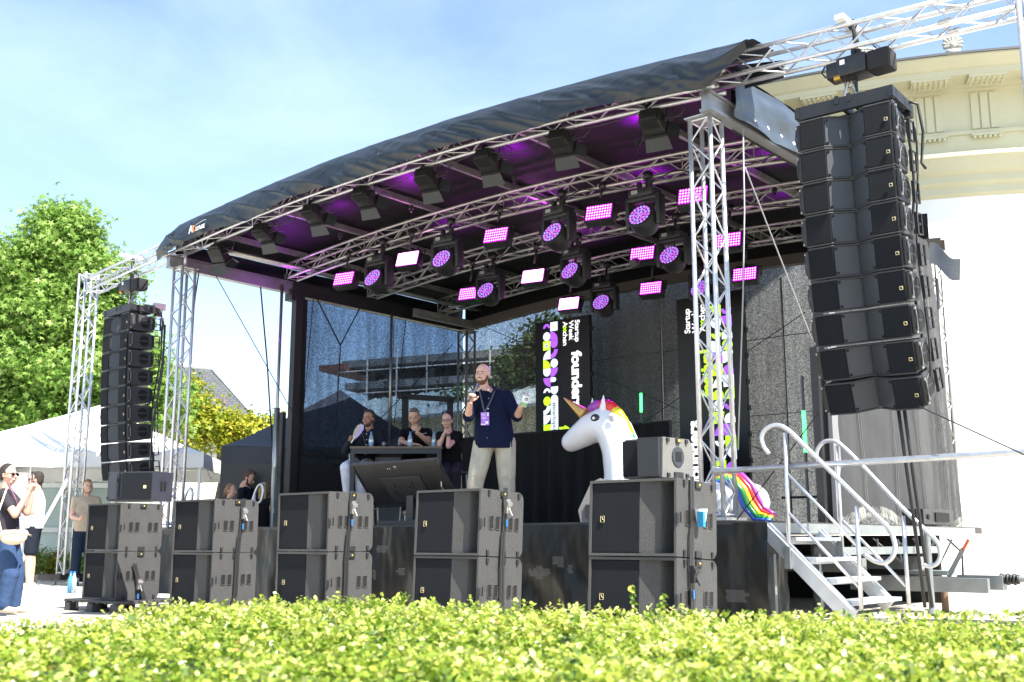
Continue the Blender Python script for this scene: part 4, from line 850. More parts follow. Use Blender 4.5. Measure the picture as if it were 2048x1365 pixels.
HP = [(753, 567, 1.7), (890, 530, 1.7), (1113, 478, 1.7), (1287, 445, 1.7), (977, 592, 3.6), (1147, 553, 3.6), (1345, 523, 3.6), (1207, 615, 5.4), (1405, 588, 5.4)]
HL = ['leftmost moving head on the front lighting truss', 'second moving head from the left on the front lighting truss', 'large moving head in the middle of the front lighting truss', 'largest moving head, nearest the right tower on the front truss', 'leftmost moving head on the middle lighting truss, beside an LED panel', 'moving head in the centre of the middle lighting truss', 'moving head just left of the right tower on the middle truss', 'lone moving head hanging low between the two screens', 'moving head half hidden behind the right stage tower']
mh = mhead()
for i, (px, py, v) in enumerate(HP):
    c = mh if i == 0 else copy_tree(mh); u, z = onv(px, py, v); c.location = S(u, v, z+.03); c.rotation_euler.z = -YAW+.05+.1*sin(i*2.1); tag(c, HL[i]+', violet lenses', 'stage light', 'moving head lights')
def fresnel():
    e = bpy.data.objects.new('barn_door_spotlight', None); col.objects.link(e)
    BG = mat('spot housing', (.012, .012, .0115), .55, var=.2, vs=8)
    b = MB(); b.box((0, 0, 0), (.30, .30, .22), bev=.03); b.box((0, -.16, .0), (.24, .05, .16), bev=.01); b.build('housing', BG, e, 'a')
    b = MB()
    for i in range(8): b.box((0, -.15+.022*i, -.113), (.24, .008, .01)); b.box((0, -.188, -.06+.016*i), (.2, .008, .006))
    b.build('cooling_fins', BG, e); b = MB(); b.box((0, .165, 0), (.33, .035, .27)); b.build('front_frame', BG, e)
    FL = mat('barn door leaf', (.022, .026, .03), .5)
    for ax, s in (('z', -1), ('z', 1), ('x', -1), ('x', 1)):
        b = MB()
        if ax == 'z': b.add([(-.16, .185, s*.135), (.16, .185, s*.135), (.19, .33, s*.24), (-.19, .33, s*.24)], [(0, 1, 2, 3)]); b.add([(-.16, .188, s*.138), (-.19, .333, s*.243), (.19, .333, s*.243), (.16, .188, s*.138)], [(0, 1, 2, 3)])
        else: b.add([(s*.165, .185, -.12), (s*.165, .185, .12), (s*.27, .30, .10), (s*.27, .30, -.10)], [(0, 1, 2, 3)]); b.add([(s*.168, .188, -.12), (s*.273, .303, -.1), (s*.273, .303, .1), (s*.168, .188, .12)], [(0, 1, 2, 3)])
        b.build('barn_door', FL, e)
    b = MB(); b.tube([(-.19, 0, 0), (-.19, -.02, .22), (.19, -.02, .22), (.19, 0, 0)], .013, 6); b.cyl((.2, 0, 0), .03, .03, (1, 0, 0)); b.build('yoke', BLK, e)
    b = MB(); b.tube([(.2, -.1, -.05), (.28, -.12, -.08), (.3, -.06, .1), (.22, 0, .25)], .006, 5); b.build('cable', BLK, e, True); return e
fr = fresnel(); FP = [(437, 512, 0), (527, 470, 0), (627, 432, 0), (728, 397, 0), (853, 362, 0), (974, 325, 0), (1122, 288, 0), (1305, 248, 0)]
on_ = ['first', 'second', 'third', 'fourth', 'fifth', 'sixth', 'seventh', 'eighth']
for i, (px, py, _) in enumerate(FP):
    c = fr if i == 0 else copy_tree(fr); u, z = onv(px, py-4, .12); c.location = S(u, .12, z); c.scale = (.84, .84, .84); tl_ = [-.85, -.35, -.35, -.35, -.35, -.35, -.35, -.3][i]
    c.rotation_euler = (Matrix.Rotation(-YAW+(.3 if i == 0 else .22), 3, 'Z') @ Matrix.Rotation(tl_, 3, 'X')).to_euler(); tag(c, on_[i]+' barn door spotlight from the left under the front roof edge', 'spotlight', 'barn door spotlights along the front truss')
# hanging clamps and cables of the lights
e = empty('lighting_cable', S(0, 0), -YAW, 'black cables looping along the underside of the roof trusses', 'cable')
b = MB()
for k, (px, py, _) in enumerate(FP):
    u, z = onv(px, py, .12); zt = A(u); b.tube([(u, .1, z+.2), (u, .08, zt+.02)], .018, 6); b.box((u, .08, zt), (.07, .07, .1)); b.tube([(u+.1, .1, z), (u+.35, .12, z-.0), (u+.45, .1, zt-.1), (u+.3, .1, zt)], .007, 5)
    if k < 7:
        u2, _z = onv(FP[k+1][0], FP[k+1][1], .12); b.tube([(u+(u2-u)*t, .02, A(u+(u2-u)*t)-.02-.18*sin(pi*t)*(.4+.5*(k % 2))) for t in np.linspace(0, 1, 9)], .006, 5)
for v in (2.0, 3.9, 5.8):
    for k in range(6):
        u = .8+k*1.5; b.tube([(u+1.5*t, v-.15, A(u+1.5*t)-.12-.12*sin(pi*t)) for t in np.linspace(0, 1, 8)], .008, 5)
for px, py, v in HP+[(a_, b_, c_) for a_, b_, c_, d_ in PN]:
    u, z = onv(px, py, v); b.tube([(u, v+.05, z+.22), (u, v+.12, A(u)-.13)], .02, 6); b.box((u, v+.13, A(u)-.13), (.09, .1, .1))
b.build('cable_run', BLK, e, True)
# real purple light that the fixtures throw
MG = (.55, .0, 1.0)
for i, (u, v, z, en) in enumerate([(2.6, 1.1, 5.62, 7), (4.3, 1.0, 5.7, 22), (6.3, 1.0, 5.7, 12), (8.3, 1.0, 5.7, 18), (1.0, 1.3, 5.25, 12), (5.2, 2.9, 5.6, 34), (7.2, 3.0, 5.6, 20), (9.0, 3.2, 5.5, 20), (3.2, 3.0, 5.6, 14), (4.6, 5.0, 5.5, 10), (8.2, 5.0, 5.45, 10), (.6, 1.7, 5.12, 3)]):
    e = empty('purple_uplight', S(u, v, z), -YAW, ['small purple uplight on the ceiling near the third spotlight', 'purple uplight glowing on the ceiling beside the fifth spotlight', 'purple uplight glowing between the sixth and seventh spotlights', 'purple uplight glowing beside the eighth spotlight', 'purple uplight near the left side beam', 'purple uplight in the roof centre behind the front lighting truss', 'purple uplight behind the largest moving head', 'purple uplight right of the right tower', 'purple uplight behind the leftmost moving head', 'purple uplight near the back left of the roof', 'purple uplight near the back right of the roof', 'purple lamp washing the left side beam'][i], 'uplight', 'purple uplights in the roof')
    b = MB(); b.cyl((0, 0, -.05), .035, .06, n=12); b.cyl((0, 0, -.1), .02, .05, n=8); b.build('lamp_body', BLK, e); lightobj(e, (0, 0, .02), en, MG, 'SPOT' if i != 11 else 'POINT', .03, (pi, 0, 0), 2.1)
e = empty('stage_wash_light', S(6.6, 3.4, 4.9), -YAW, 'small wash light above the stage that tints the speaker purple', 'stage light')
b = MB(); b.cyl((0, 0, 0), .06, .12, (0, 1, .4), 14); b.build('lamp_body', BLK, e); lightobj(e, (0, -.1, -.08), 120, MG, 'SPOT', .08, (radians(-52), 0, 0), 1.3)
# green light tubes
GN = mat('green glow tube', (.1, .8, .2), .3, emit=(.04, 1, .12), es=2.2); GT = mat('grey tube', (.09, .1, .1), .3)
for (u, v, z0, z1, z2, lab) in [(onv(1282, 800, 5)[0], 5, 2.7, onv(1282, 825, 5)[1], onv(1282, 787, 5)[1], 'green lit tube light standing between the two screens'), (onv(1610, 880, 3.2)[0], 3.2, onv(1617, 990, 3.2)[1], onv(1611, 905, 3.2)[1], onv(1610, 822, 3.2)[1], 'tall tube light glowing green behind the stair rail')]:
    e = empty('tube_light', S(u, v, DECK), -YAW, lab, 'tube light', 'green tube lights'); b = MB()
    zt = z2 if v == 5 else onv(1606, 752, 3.2)[1]; b.cyl((0, 0, (z1-DECK)/2), .02, z1-DECK, n=10); b.build('tube', GT, e); b = MB(); b.cyl((0, 0, (z1+z2)/2-DECK), .022, z2-z1, n=10); b.build('lit_section', GN, e)
    if v != 5: b = MB(); b.cyl((0, 0, (zt+z2)/2-DECK), .02, zt-z2, n=10); b.build('tube', GT, e)
e = empty('green_floor_light', S(.45, 6.2, DECK), -YAW, 'green uplight at the foot of the back left tower', 'floor light'); b = MB(); b.cyl((0, 0, .06), .07, .12); b.build('lamp_body', BLK, e); lightobj(e, (0, 0, .2), 3, (.02, 1, .08), 'POINT', .05)
# ================================================================== SCREENS
SCB = mat('screen black', (.004, .004, .005), .4); cW = mat('screen white', (.6, .68, .72), .5, emit=(.62, .72, .8), es=.5); cL = mat('screen lime', (.45, .8, .02), .5, emit=(.45, .95, .02), es=.5); cP = mat('screen violet', (.25, .08, .6), .5, emit=(.33, .08, .75), es=.5); cWt = mat('screen lettering', (.8, .8, .8), .5, emit=(1, 1, 1), es=.45); cK = mat('print black', (.003, .003, .003), .5)
def glyph(b, kind, x, y, s):
    q = lambda a0, a1, cx, cy, r, n=10: [(cx+r*cos(a), cy+r*sin(a)) for a in np.linspace(a0, a1, n)]
    if kind == 'o': P = q(0, 2*pi, x+s/2, y+s/2, s*.5, 20)[:-1]
    elif kind == 'q0': P = [(x, y)]+q(0, pi/2, x, y, s)
    elif kind == 'q1': P = [(x+s, y)]+q(pi/2, pi, x+s, y, s)
    elif kind == 'q2': P = [(x+s, y+s)]+q(pi, 3*pi/2, x+s, y+s, s)
    elif kind == 'q3': P = [(x, y+s)]+q(3*pi/2, 2*pi, x, y+s, s)
    elif kind == 'd': P = q(-pi/2, pi/2, x+s*.35, y+s/2, s*.5)+[(x, y+s), (x, y)]
    elif kind == 'c': P = q(pi/2, 3*pi/2, x+s*.6, y+s/2, s*.5)+q(3*pi/2, pi/2, x+s*.6, y+s/2, s*.22)
    elif kind == 'r': P = q(0, pi/2, x, y, s)+q(pi/2, 0, x, y, s*.5)
    elif kind == 'l': P = [(x+s*.5, y)]+q(0, pi, x+s*.25, y+s*.5, s*.25)+[(x, y)]
    else: P = [(x, y), (x+s, y), (x+s, y+s), (x, y+s)]
    b.prism(P, lambda a, c, t: (a, -t, c), .004)
def screen(u, v, ztop, wd, ht, sgn, label, layout):
    e = empty('led_screen', S(u, v, ztop-ht/2), -YAW, label, 'LED screen', 'portrait LED screens')
    b = MB(); b.box((0, .04, 0), (wd, .08, ht)); b.build('panel', SCB, e)
    b = MB()
    for i in range(8): b.box((wd/2+.012, .05, ht/2-.25-i*.43), (.03, .06, .08))
    b.build('side_latch', BLK, e)
    fr_ = bpy.data.objects.new('artwork', None); col.objects.link(fr_); fr_.parent = e; fr_.location = (0, -.004, 0); fr_.rotation_euler = (0, sgn*pi/2, 0)
    layout(fr_, wd, ht); return e
def T(fr_, s, size, x, y, m, off=.0, sx=1):
    off *= .35
    return text(s, size, 'lettering', m, fr_, Matrix.Translation((x, -.004, y)) @ Matrix.Rotation(pi/2, 4, 'X'), off=off, sx=sx)
def mosaic(fr_, x0, y0, s, rows):
    bs = {'W': MB(), 'L': MB(), 'P': MB()}
    for r, row in enumerate(rows):
        for i, cel in enumerate(row.split()):
            if cel == '-': continue
            glyph(bs[cel[0]], cel[1:], x0+i*s, y0-r*s, s*.97)
    for k, m in (('W', cW), ('L', cL), ('P', cP)):
        if bs[k].v: bs[k].build('pattern', m, fr_)
def star_(fr_, x, y, r, m):
    b = MB()
    for k in range(4): a = k*pi/4; b.box((x, -.006, y), (2*r, .003, r*.16), Matrix.Rotation(a, 3, 'Y'))
    b.build('asterisk', m, fr_)
def aachen(fr_, x, y, sz):
    T(fr_, 'Startup', sz, x, y, cWt, .004); T(fr_, 'Week', sz, x, y-sz*.95, cWt, .004); T(fr_, 'A', sz, x, y-sz*1.9, cWt, .004); T(fr_, 'chen', sz, x+sz*1.22, y-sz*1.9, cWt, .004)
    b = MB(); c0 = Vector((x+sz*.93, -.006, y-sz*1.9+sz*.27)); b.tube([c0+Vector((sz*.3*cos(t)*.95, 0, sz*.24*sin(2*t)*.9)) for t in np.linspace(0, 2*pi, 25)[:-1]], sz*.05, 5, closed=True); b.build('loop_mark', cL, fr_)
def lay_left(fr_, w, h):   # canvas x runs down the screen (after rotation), y to the right
    L_ = -h/2
    aachen(fr_, L_+.06, .32, .15)
    T(fr_, 'founders', .31, L_+.65, .24, cWt, .03); T(fr_, 'festival', .31, L_+2.02, -.06, cL, .03)
    mosaic(fr_, L_+.03, -.27, .176, ['Wsq Pq1 Pd Pr Wo Pq0 Wl Wd', 'Pc Wo Lsq Wq2 Lq1 Wd Pq3 Wc Lo Wr Wq0 Lsq'])
    star_(fr_, L_+.118, -.18, .05, cL); star_(fr_, L_+.03+.176*2.5, -.36, .06, cP)
    b = MB(); n_ = 10; P = [(L_+1.50+.085*cos(a), -.185+.085*sin(a)) for a in np.linspace(pi/2, 3*pi/2, n_)]+[(L_+3.2, -.27), (L_+3.2, -.10)]; b.prism(P, lambda a, c, t: (a, -t, c), .004); b.build('hashtag_strip', cW, fr_)
    T(fr_, '#startupcityaachen', .135, L_+1.56, -.225, cK, .002)
def lay_right(fr_, w, h):   # canvas x runs up the screen, y to the left
    L_ = -h/2
    aachen(fr_, h/2-.62, .38, .155)
    T(fr_, 'founders', .31, L_+.43, .27, cWt, .03); T(fr_, 'festival', .31, L_+1.87, -.02, cL, .03)
    mosaic(fr_, L_+.0, -.22, .2, ['Lo Wd Psq Lq1 - Wc Pq0 Lq2 Wo Ld Wr Lsq Pq1 Wq3 Lc Wo Lq1', 'Pq2 Lr Wo Pd Wq1 Lsq Pq3 Wd Pc Lq0 Wsq Pd Wq2 Lo Wd Pq1 Pc'])
screen(onv(1124, 700, 6.1)[0], 6.1, 4.93, 1.28, 3.6, 1, 'left portrait screen of the stage, its lettering turned clockwise', lay_left)
screen(onv(1419, 700, 6.1)[0]+.02, 6.1, 4.93, 1.28, 3.6, -1, 'right portrait screen behind the stage tower, its lettering turned anticlockwise', lay_right)
# ================================================================== PEOPLE
def solidify_blob(mb, name, m, parent, voxel=.009, it=3):
    o = mb.build(name, m, None); md = o.modifiers.new('r', 'REMESH'); md.mode = 'VOXEL'; md.voxel_size = voxel; md.use_smooth_shade = True
    s = o.modifiers.new('s', 'SMOOTH'); s.factor = .5; s.iterations = it
    bpy.context.view_layer.update(); me = bpy.data.meshes.new_from_object(o.evaluated_get(bpy.context.evaluated_depsgraph_get()))
    bpy.data.objects.remove(o); me.name = name; me.materials.clear(); me.materials.append(m); me.polygons.foreach_set('use_smooth', [True]*len(me.polygons))
    o = bpy.data.objects.new(name, me); col.objects.link(o); o.parent = parent; return o
def fabric(name, c, b=.5, bs=14, rough=.85): return mat(name, c, rough, var=.12, vs=9, bump=b, bs=bs, spec=.15)
def loft(mb, rings, ax, n=18):
    fx = Vector(ax).normalized(); dy = Vector((0, 0, 1)).cross(fx); vs = []
    for c, hw, hd in rings:
        for j in range(n):
            t = 2*pi*j/n; cx = math.copysign(abs(cos(t))**.8, cos(t)); sy = math.copysign(abs(sin(t))**.8, sin(t)); vs.append(Vector(c)+fx*hw*cx+dy*hd*sy)
    k = len(rings); mb.add(vs, [(i*n+j, i*n+(j+1) % n, (i+1)*n+(j+1) % n, (i+1)*n+j) for i in range(k-1) for j in range(n)]+[tuple(range(n-1, -1, -1)), tuple((k-1)*n+j for j in range(n))])
def frame(fw, tilt=0):
    f = Vector(fw).normalized(); r = f.cross(Vector((0, 0, 1))).normalized(); u = r.cross(f); R_ = Matrix((r, f, u)).transposed()
    return R_ @ Matrix.Rotation(tilt, 3, 'Y')
def head_prims(mb, c, s, R_):
    P = lambda x, y, z: Vector(c)+R_@(Vector((x, y, z))*s)
    mb.ell(P(0, -.012, .03), (.077*s, .094*s, .098*s), R_, 20, 13); mb.ell(P(0, .018, -.03), (.063*s, .07*s, .085*s), R_, 18, 11); mb.ell(P(0, .036, -.088), (.044*s, .044*s, .03*s), R_)
    mb.cap(P(0, .086, .004), P(0, .112, -.034), .009*s, .0145*s, 8); mb.cap(P(-.036, .074, .02), P(.036, .074, .02), .013*s, .013*s, 8); mb.cap(P(-.018, .083, -.066), P(.018, .083, -.066), .011*s, .011*s, 8)
    for q in (-1, 1): mb.ell(P(q*.079, -.008, -.012), (.011*s, .02*s, .032*s), R_); mb.ell(P(q*.04, .06, -.035), (.024*s, .024*s, .024*s), R_)
    mb.cap(P(0, -.02, -.06), P(0, -.035, -.17), .054*s, .06*s); return P
def hand_prims(mb, w, d, pn, s=1., curl=.5, side=1, spread=.1):
    d = Vector(d).normalized(); pn = Vector(pn); pn = (pn-d*pn.dot(d)).normalized(); x = d.cross(pn).normalized()*side; w = Vector(w)
    R_ = Matrix((x, d, pn)).transposed(); mb.ell(w+d*.045*s, (.04*s, .052*s, .017*s), R_)
    for i, L_ in enumerate((.068, .078, .072, .056)):
        o = w+d*.082*s+x*(.030-.02*i)*s; dd = (d+x*spread*(1.5-i)*.5).normalized(); seg = [L_*.48, L_*.3, L_*.24]; a = curl*.5; p = o; r = .0095*s
        for k in range(3):
            a += curl*(.9 if k else .5); q = p+(dd*cos(a)+pn*sin(a))*seg[k]*s; mb.cap(p, q, r, r*.9, 8); p = q; r *= .9
    o = w+d*.03*s+x*.036*s; q = o+(d*.55+x*.7+pn*.35).normalized()*.036*s; mb.cap(o, q, .013*s, .011*s, 8); mb.cap(q, q+(d*.8+x*.25+pn*.5).normalized()*.03*s, .011*s, .009*s, 8)
SK = {'fair': mat('fair skin', (.58, .34, .25), .5, var=.08, vs=20), 'tan': mat('tan skin', (.52, .29, .19), .5, var=.08, vs=20), 'brown': mat('brown skin', (.30, .15, .09), .5, var=.08, vs=20)}
EW = mat('eye white', (.4, .37, .35), .3); EP = mat('eye pupil', (.02, .015, .01), .2); LIP = mat('lips', (.42, .14, .12), .5); TOOTH = mat('teeth', (.8, .78, .72), .4)
def lp(a, b, t): return Vector(a)+(Vector(b)-Vector(a))*t
def person(label, root, J, fw, skin='fair', k=1., hs=1., htilt=0, body_fw=None, shirt=None, shirt_kind='short', pants=None, pants_kind='long', shoes=None, hair=None, hair_kind='short', beard=None, smile=False, hands=(), voxel=.009, fat=1., hem=.06, glasses=None, calf=1.):
    root = Vector(root); e = empty('person', root, 0, label, 'person'); q = {n: Vector(v)-root for n, v in J.items()}
    sm = SK[skin]; b = MB(); R_ = frame(fw, htilt); P = head_prims(b, q['head'], hs, R_)
    ax = (q['shr']-q['shl']); ax.z = 0; ax.normalize(); M = (q['shl']+q['shr'])/2; H = (q['hl']+q['hr'])/2; sw = (q['shr']-q['shl']).length/2
    nk = P(0, -.035, -.15); b.cap(nk, lp(nk, M, .8), .058*k, .075*k)
    def rings(g, fat, lo): 
        up = M-H; return [(H-up*lo, (.165*k)*fat+g, .115*k*fat+g), (H+up*.05, .168*k*fat+g, .118*k*fat+g), (lp(H, M, .3), .160*k*fat+g, .118*k*fat+g), (lp(H, M, .55), .168*k*(.5+.5*fat)+g, .12*k*(.4+.6*fat)+g), (lp(H, M, .8), sw*.93+g, .115*k+g), (lp(H, M, .98), sw*.84+g, .085*k+g), (lp(M, nk, .35), .09*k+g, .07*k+g)]
    loft(b, rings(-.006, fat*.93, .03), ax)
    for s_ in 'lr':
        b.cap(q['sh'+s_], q['el'+s_], .052*k, .043*k); b.cap(q['el'+s_], q['wr'+s_], .043*k, .028*k)
        b.cap(q['h'+s_], q['kn'+s_], .082*k, .058*k); b.cap(q['kn'+s_], lp(q['kn'+s_], q['an'+s_], .35), .056*k, .06*k*calf); b.cap(lp(q['kn'+s_], q['an'+s_], .35), q['an'+s_], .06*k*calf, .037*k)
        f2 = Vector(body_fw or fw); f2.z = 0; f2.normalize(); b.cap(q['an'+s_]+Vector((0, 0, -.035)), q['an'+s_]+f2*.14+Vector((0, 0, -.05)), .036*k, .028*k)
    for h_ in hands: hand_prims(b, q[h_[0]], h_[1], h_[2], h_[3]*k if len(h_) > 3 else k, h_[4] if len(h_) > 4 else .6, h_[5] if len(h_) > 5 else 1)
    solidify_blob(b, 'body', sm, e, voxel, 2)
    b = MB(); loft(b, rings(.012, fat, hem), ax); fr_ = {'short': .55, 'elbow': .93, 'long': 2., 'none': .1}[shirt_kind]
    for s_ in 'lr':
        b.cap(lp(M, q['sh'+s_], .3)+Vector((0, 0, -.0)), q['sh'+s_]+Vector((0, 0, -.012)), .085*k, .066*k); b.cap(lp(lp(H, M, .75), q['sh'+s_], .6), q['sh'+s_], .08*k, .066*k); t = min(1, fr_); b.cap(q['sh'+s_], lp(q['sh'+s_], q['el'+s_], t), .068*k, .06*k)
        if fr_ > 1: b.cap(q['el'+s_], lp(q['el'+s_], q['wr'+s_], .93), .055*k, .042*k)
        elif shirt_kind == 'elbow': b.cap(lp(q['sh'+s_], q['el'+s_], .86), lp(q['sh'+s_], q['el'+s_], .98), .064*k, .062*k)
    so = solidify_blob(b, 'shirt', shirt, e, voxel, 4)
    if pants:
        b = MB(); up = M-H; loft(b, [(H-up*.12, .15*k*fat, .11*k*fat), (H, .172*k*fat, .122*k*fat), (H+up*.12, .165*k*fat, .118*k*fat)], ax); f_ = {'long': 1., 'shorts': .0, 'wide': 1.}[pants_kind]
        for s_ in 'lr':
            wd_ = 1.35 if pants_kind == 'wide' else 1.12
            if f_: b.cap(q['h'+s_], q['kn'+s_], .1*k*fat**.8, .078*k*wd_*fat**.5); b.cap(q['kn'+s_], lp(q['kn'+s_], q['an'+s_], .95), .076*k*wd_*fat**.5, .06*k*wd_)
            else: b.cap(q['h'+s_], lp(q['h'+s_], q['kn'+s_], .85), .1*k, .088*k)
        solidify_blob(b, 'trousers', pants, e, voxel, 4)
    if shoes:
        for s_ in 'lr':
            b = MB(); a = q['an'+s_]; b.cap(a+Vector((0, 0, -.035))-f2*.03, a+f2*.15+Vector((0, 0, -.05)), .045*k, .036*k); solidify_blob(b, 'shoe', shoes, e, .01, 2)
    for s_ in (-1, 1):
        b = MB(); b.ell(P(s_*.031, .0815, .0), (.0125*hs, .007*hs, .0055*hs), R_, 10, 7); b.build('eye', EW, e, True); b = MB(); b.ell(P(s_*.031, .0865, .0), (.0065*hs, .003*hs, .0055*hs), R_, 8, 5); b.build('pupil', EP, e, True)
        b = MB(); b.cap(P(s_*.015, .088, .02), P(s_*.047, .079, .021), .0045*hs, .0035*hs, 6); b.build('eyebrow', hair or beard or BARK, e, True)
    b = MB(); b.cap(P(-.021, .088, -.062), P(.021, .088, -.062), .0065*hs, .0065*hs, 8); b.build('mouth', LIP, e, True)
    if smile: b = MB(); b.cap(P(-.015, .0935, -.061), P(.015, .0935, -.061), .004*hs, .004*hs, 6); b.build('teeth', TOOTH, e, True)
    if beard:
        b = MB(); b.ell(P(0, .03, -.088), (.054*hs, .053*hs, .036*hs), R_)
        for s_ in (-1, 1): b.cap(P(s_*.066, .01, -.02), P(s_*.05, .035, -.075), .014*hs, .02*hs, 8)
        b.cap(P(-.024, .088, -.050), P(.024, .088, -.050), .006*hs, .006*hs, 6); solidify_blob(b, 'beard', beard, e, .006, 1)
    if hair and hair_kind != 'bald':
        b = MB(); b.ell(P(0, -.030, .050), (.081*hs, .092*hs, .094*hs), R_, 20, 12); b.ell(P(0, -.06, .0), (.076*hs, .06*hs, .09*hs), R_); 
        for s_ in (-1, 1): b.ell(P(s_*.07, -.02, .02), (.014*hs, .04*hs, .04*hs), R_)
        if hair_kind == 'short': b.ell(P(0, .030, .112), (.055*hs, .045*hs, .024*hs), R_)
        if hair_kind == 'ponytail': b.ell(P(0, -.125, .03), (.035*hs, .035*hs, .035*hs), R_); b.cap(P(0, -.13, .02), P(0, -.16, -.09), .03*hs, .014*hs)
        if hair_kind == 'long':
            for x in (-.06, -.03, 0, .03, .06): b.cap(P(x, -.07, 0), P(x*1.2, -.07, -.2), .035*hs, .02*hs)
        solidify_blob(b, 'hair', hair, e, .007, 1)
    if glasses == 'sun':
        for s_ in (-1, 1): b = MB(); b.ell(P(s_*.033, .095, .0), (.027*hs, .01*hs, .02*hs), R_); b.build('sunglass_lens', mat('sunglass', (.01, .01, .012), .1), e, True)
        b = MB(); b.tube([P(-.07, .08, .005), P(0, .1, .008), P(.07, .08, .005)], .004*hs); b.tube([P(-.07, .08, .005), P(-.085, -.01, .0)], .004*hs); b.tube([P(.07, .08, .005), P(.085, -.01, .0)], .004*hs); b.build('sunglass_frame', BLK, e)
    if glasses == 'round':
        b = MB()
        for s_ in (-1, 1): b.tube([P(s_*.033+.023*cos(t), .102, .0+.021*sin(t)) for t in np.linspace(0, 2*pi, 15)[:-1]], .0022*hs, 5, closed=True)
        b.tube([P(-.01, .102, .005), P(.01, .102, .005)], .002*hs); b.tube([P(-.056, .1, .003), P(-.08, 0, 0)], .002*hs); b.tube([P(.056, .1, .003), P(.08, 0, 0)], .002*hs); b.build('glasses', BLK, e)
    return e, P, q
NAVY = fabric('navy cotton', (.0045, .0075, .028), .6, 9); BEIGE = fabric('beige chino', (.40, .37, .30), 1.2, 12); BTEE = fabric('black cotton', (.006, .006, .008), .5, 10)
HD = mat('dark hair', (.025, .017, .012), .6, bump=1, bs=80); HG_ = mat('greying hair', (.13, .12, .11), .6, bump=1, bs=80); HB = mat('blonde hair', (.42, .27, .12), .6, bump=1, bs=80); RB = mat('reddish beard', (.12, .06, .03), .8, bump=1, bs=90)
Y0 = 12.61
def J_(y, d): return {n: ony(p[0], p[1], y+(p[2] if len(p) > 2 else 0)) for n, p in d.items()}
root = S(6.8, .1, DECK); y = root.y
Jp = J_(y, dict(head=(965, 750, -.02), shl=(951, 795, -.02), shr=(1015, 793, .02), ell=(936, 834, -.18), elr=(1034, 834, -.12), wrl=(940, 806, -.36), wrr=(1042, 813, -.34), hl=(968, 888), hr=(1010, 886), knl=(954, 950, -.05), knr=(1013, 955, -.02), anl=(940, 1034, 0), anr=(1018, 1036, 0)))
pe, P, q = person('bald bearded man in navy shirt and beige trousers speaking into a microphone on stage', root, Jp, (-.34, -.94, .04), 'fair', 1.12, 1.06, 0, (-.3, -1, 0), NAVY, 'elbow', BEIGE, 'long', mat('brown shoe', (.12, .07, .04), .5), RB, 'bald', RB, True, [('wrl', (.15, -.1, 1), (.5, -.8, .1), 1., 1.25, 1), ('wrr', (.75, -.35, .55), (-.45, -.2, .9), 1.05, .55, -1)], .0075, 1.24, .12)
b = MB()
for py in (780, 858, 876, 840, 818, 797): p = ony(977-(py-780)*.02, py, y-.172 if py > 800 else y-.14)-root; b.cyl(p, .0075, .006, (0, 1, 0), 8)
b.build('button', WHITE, pe); b = MB(); c1, c2 = ony(962, 783, y-.12)-root, ony(990, 779, y-.09)-root; cm = ony(973, 800, y-.15)-root
b.cap(c1, cm, .016, .008); b.cap(c2, cm, .016, .008); b.tube([c1, c1+Vector((.0, .1, .03)), c2+Vector((0, .1, .03)), c2], .018, 8); solidify_blob(b, 'collar', NAVY, pe, .006, 1)
b = MB(); m0 = ony(969, 826, y-.185)-root
for a in ([(959, 782, -.125), (963, 800, -.165)], [(991, 778, -.09), (981, 803, -.165)]):
    pts = [ony(a[0][0], a[0][1], y+a[0][2])-root, ony(a[1][0], a[1][1], y+a[1][2])-root, m0]
    for j in range(2): b.bar(pts[j], pts[j+1], .016, .003, up=(0, 1, 0))
b.build('lanyard', mat('grey lanyard', (.06, .065, .09), .6), pe); c = ony(970, 838, y-.20)-root; Rb = Matrix.Rotation(-.03, 3, 'Y'); b = MB(); b.box(c, (.098, .004, .155), Rb); b.build('badge_card', mat('violet card', (.32, .12, .62), .4), pe)
b = MB()
for i, (x, z, w_, h_) in enumerate([(-.02, .055, .05, .008), (.035, .068, .022, .014), (.035, .045, .022, .02), (-.018, .035, .045, .006), (-.012, .015, .06, .005), (-.012, .0, .05, .005), (.022, -.045, .035, .03), (-.02, -.066, .055, .012), (.0, -.03, .05, .004)]): b.box(c+Vector((x, -.003, z)), (w_, .002, h_))
b.build('card_print', mat('card print', (.75, .72, .8), .5), pe)
# his microphone and cup
def mic(loc, d, label, L_=.25):
    d = Vector(d).normalized(); e = empty('microphone', loc, 0, label, 'microphone'); b = MB(); b.tube([d*-.02, d*L_*.7, d*L_*.78], [.013, .017, .019], 12); b.build('handle', BLK, e, 'a')
    b = MB(); b.ell(d*L_*.88, (.026, .026, .028)); b.build('grille_ball', mat('mic grille', (.32, .33, .36), .4, .8, bump=1, bs=300), e, True); b = MB(); b.cyl(d*L_*.80, .024, .012, d); b.build('ring', mat('mic ring', (.12, .14, .22), .4, .5), e); return e
p0 = ony(938, 801, y-.45); p1 = ony(957, 769, y-.18); mic(p0, p1-p0, 'dark wireless microphone held to the speaker\'s mouth', (p1-p0).length*1.06)
p = ony(1049, 806, y-.46); e = empty('paper_cup', p, 0, 'white and green paper cup held up in the speaker\'s hand', 'cup'); e.rotation_euler = (.12, .3, .2); b = MB(); b.tube([(0, 0, -.05), (0, 0, .075)], [.034, .047], 22); b.build('cup_body', WHITE, e, 'a'); b = MB(); b.tube([(0, 0, -.048), (0, 0, .0)], [.0355, .0405], 22, cap=False); b.build('green_print', mat('green grey print', (.25, .42, .18), .5), e, 'a')
b = MB(); b.tube([(.047*cos(t), .047*sin(t), .075) for t in np.linspace(0, 2*pi, 21)[:-1]], .0035, 6, closed=True); b.build('rim', WHITE, e); b = MB()
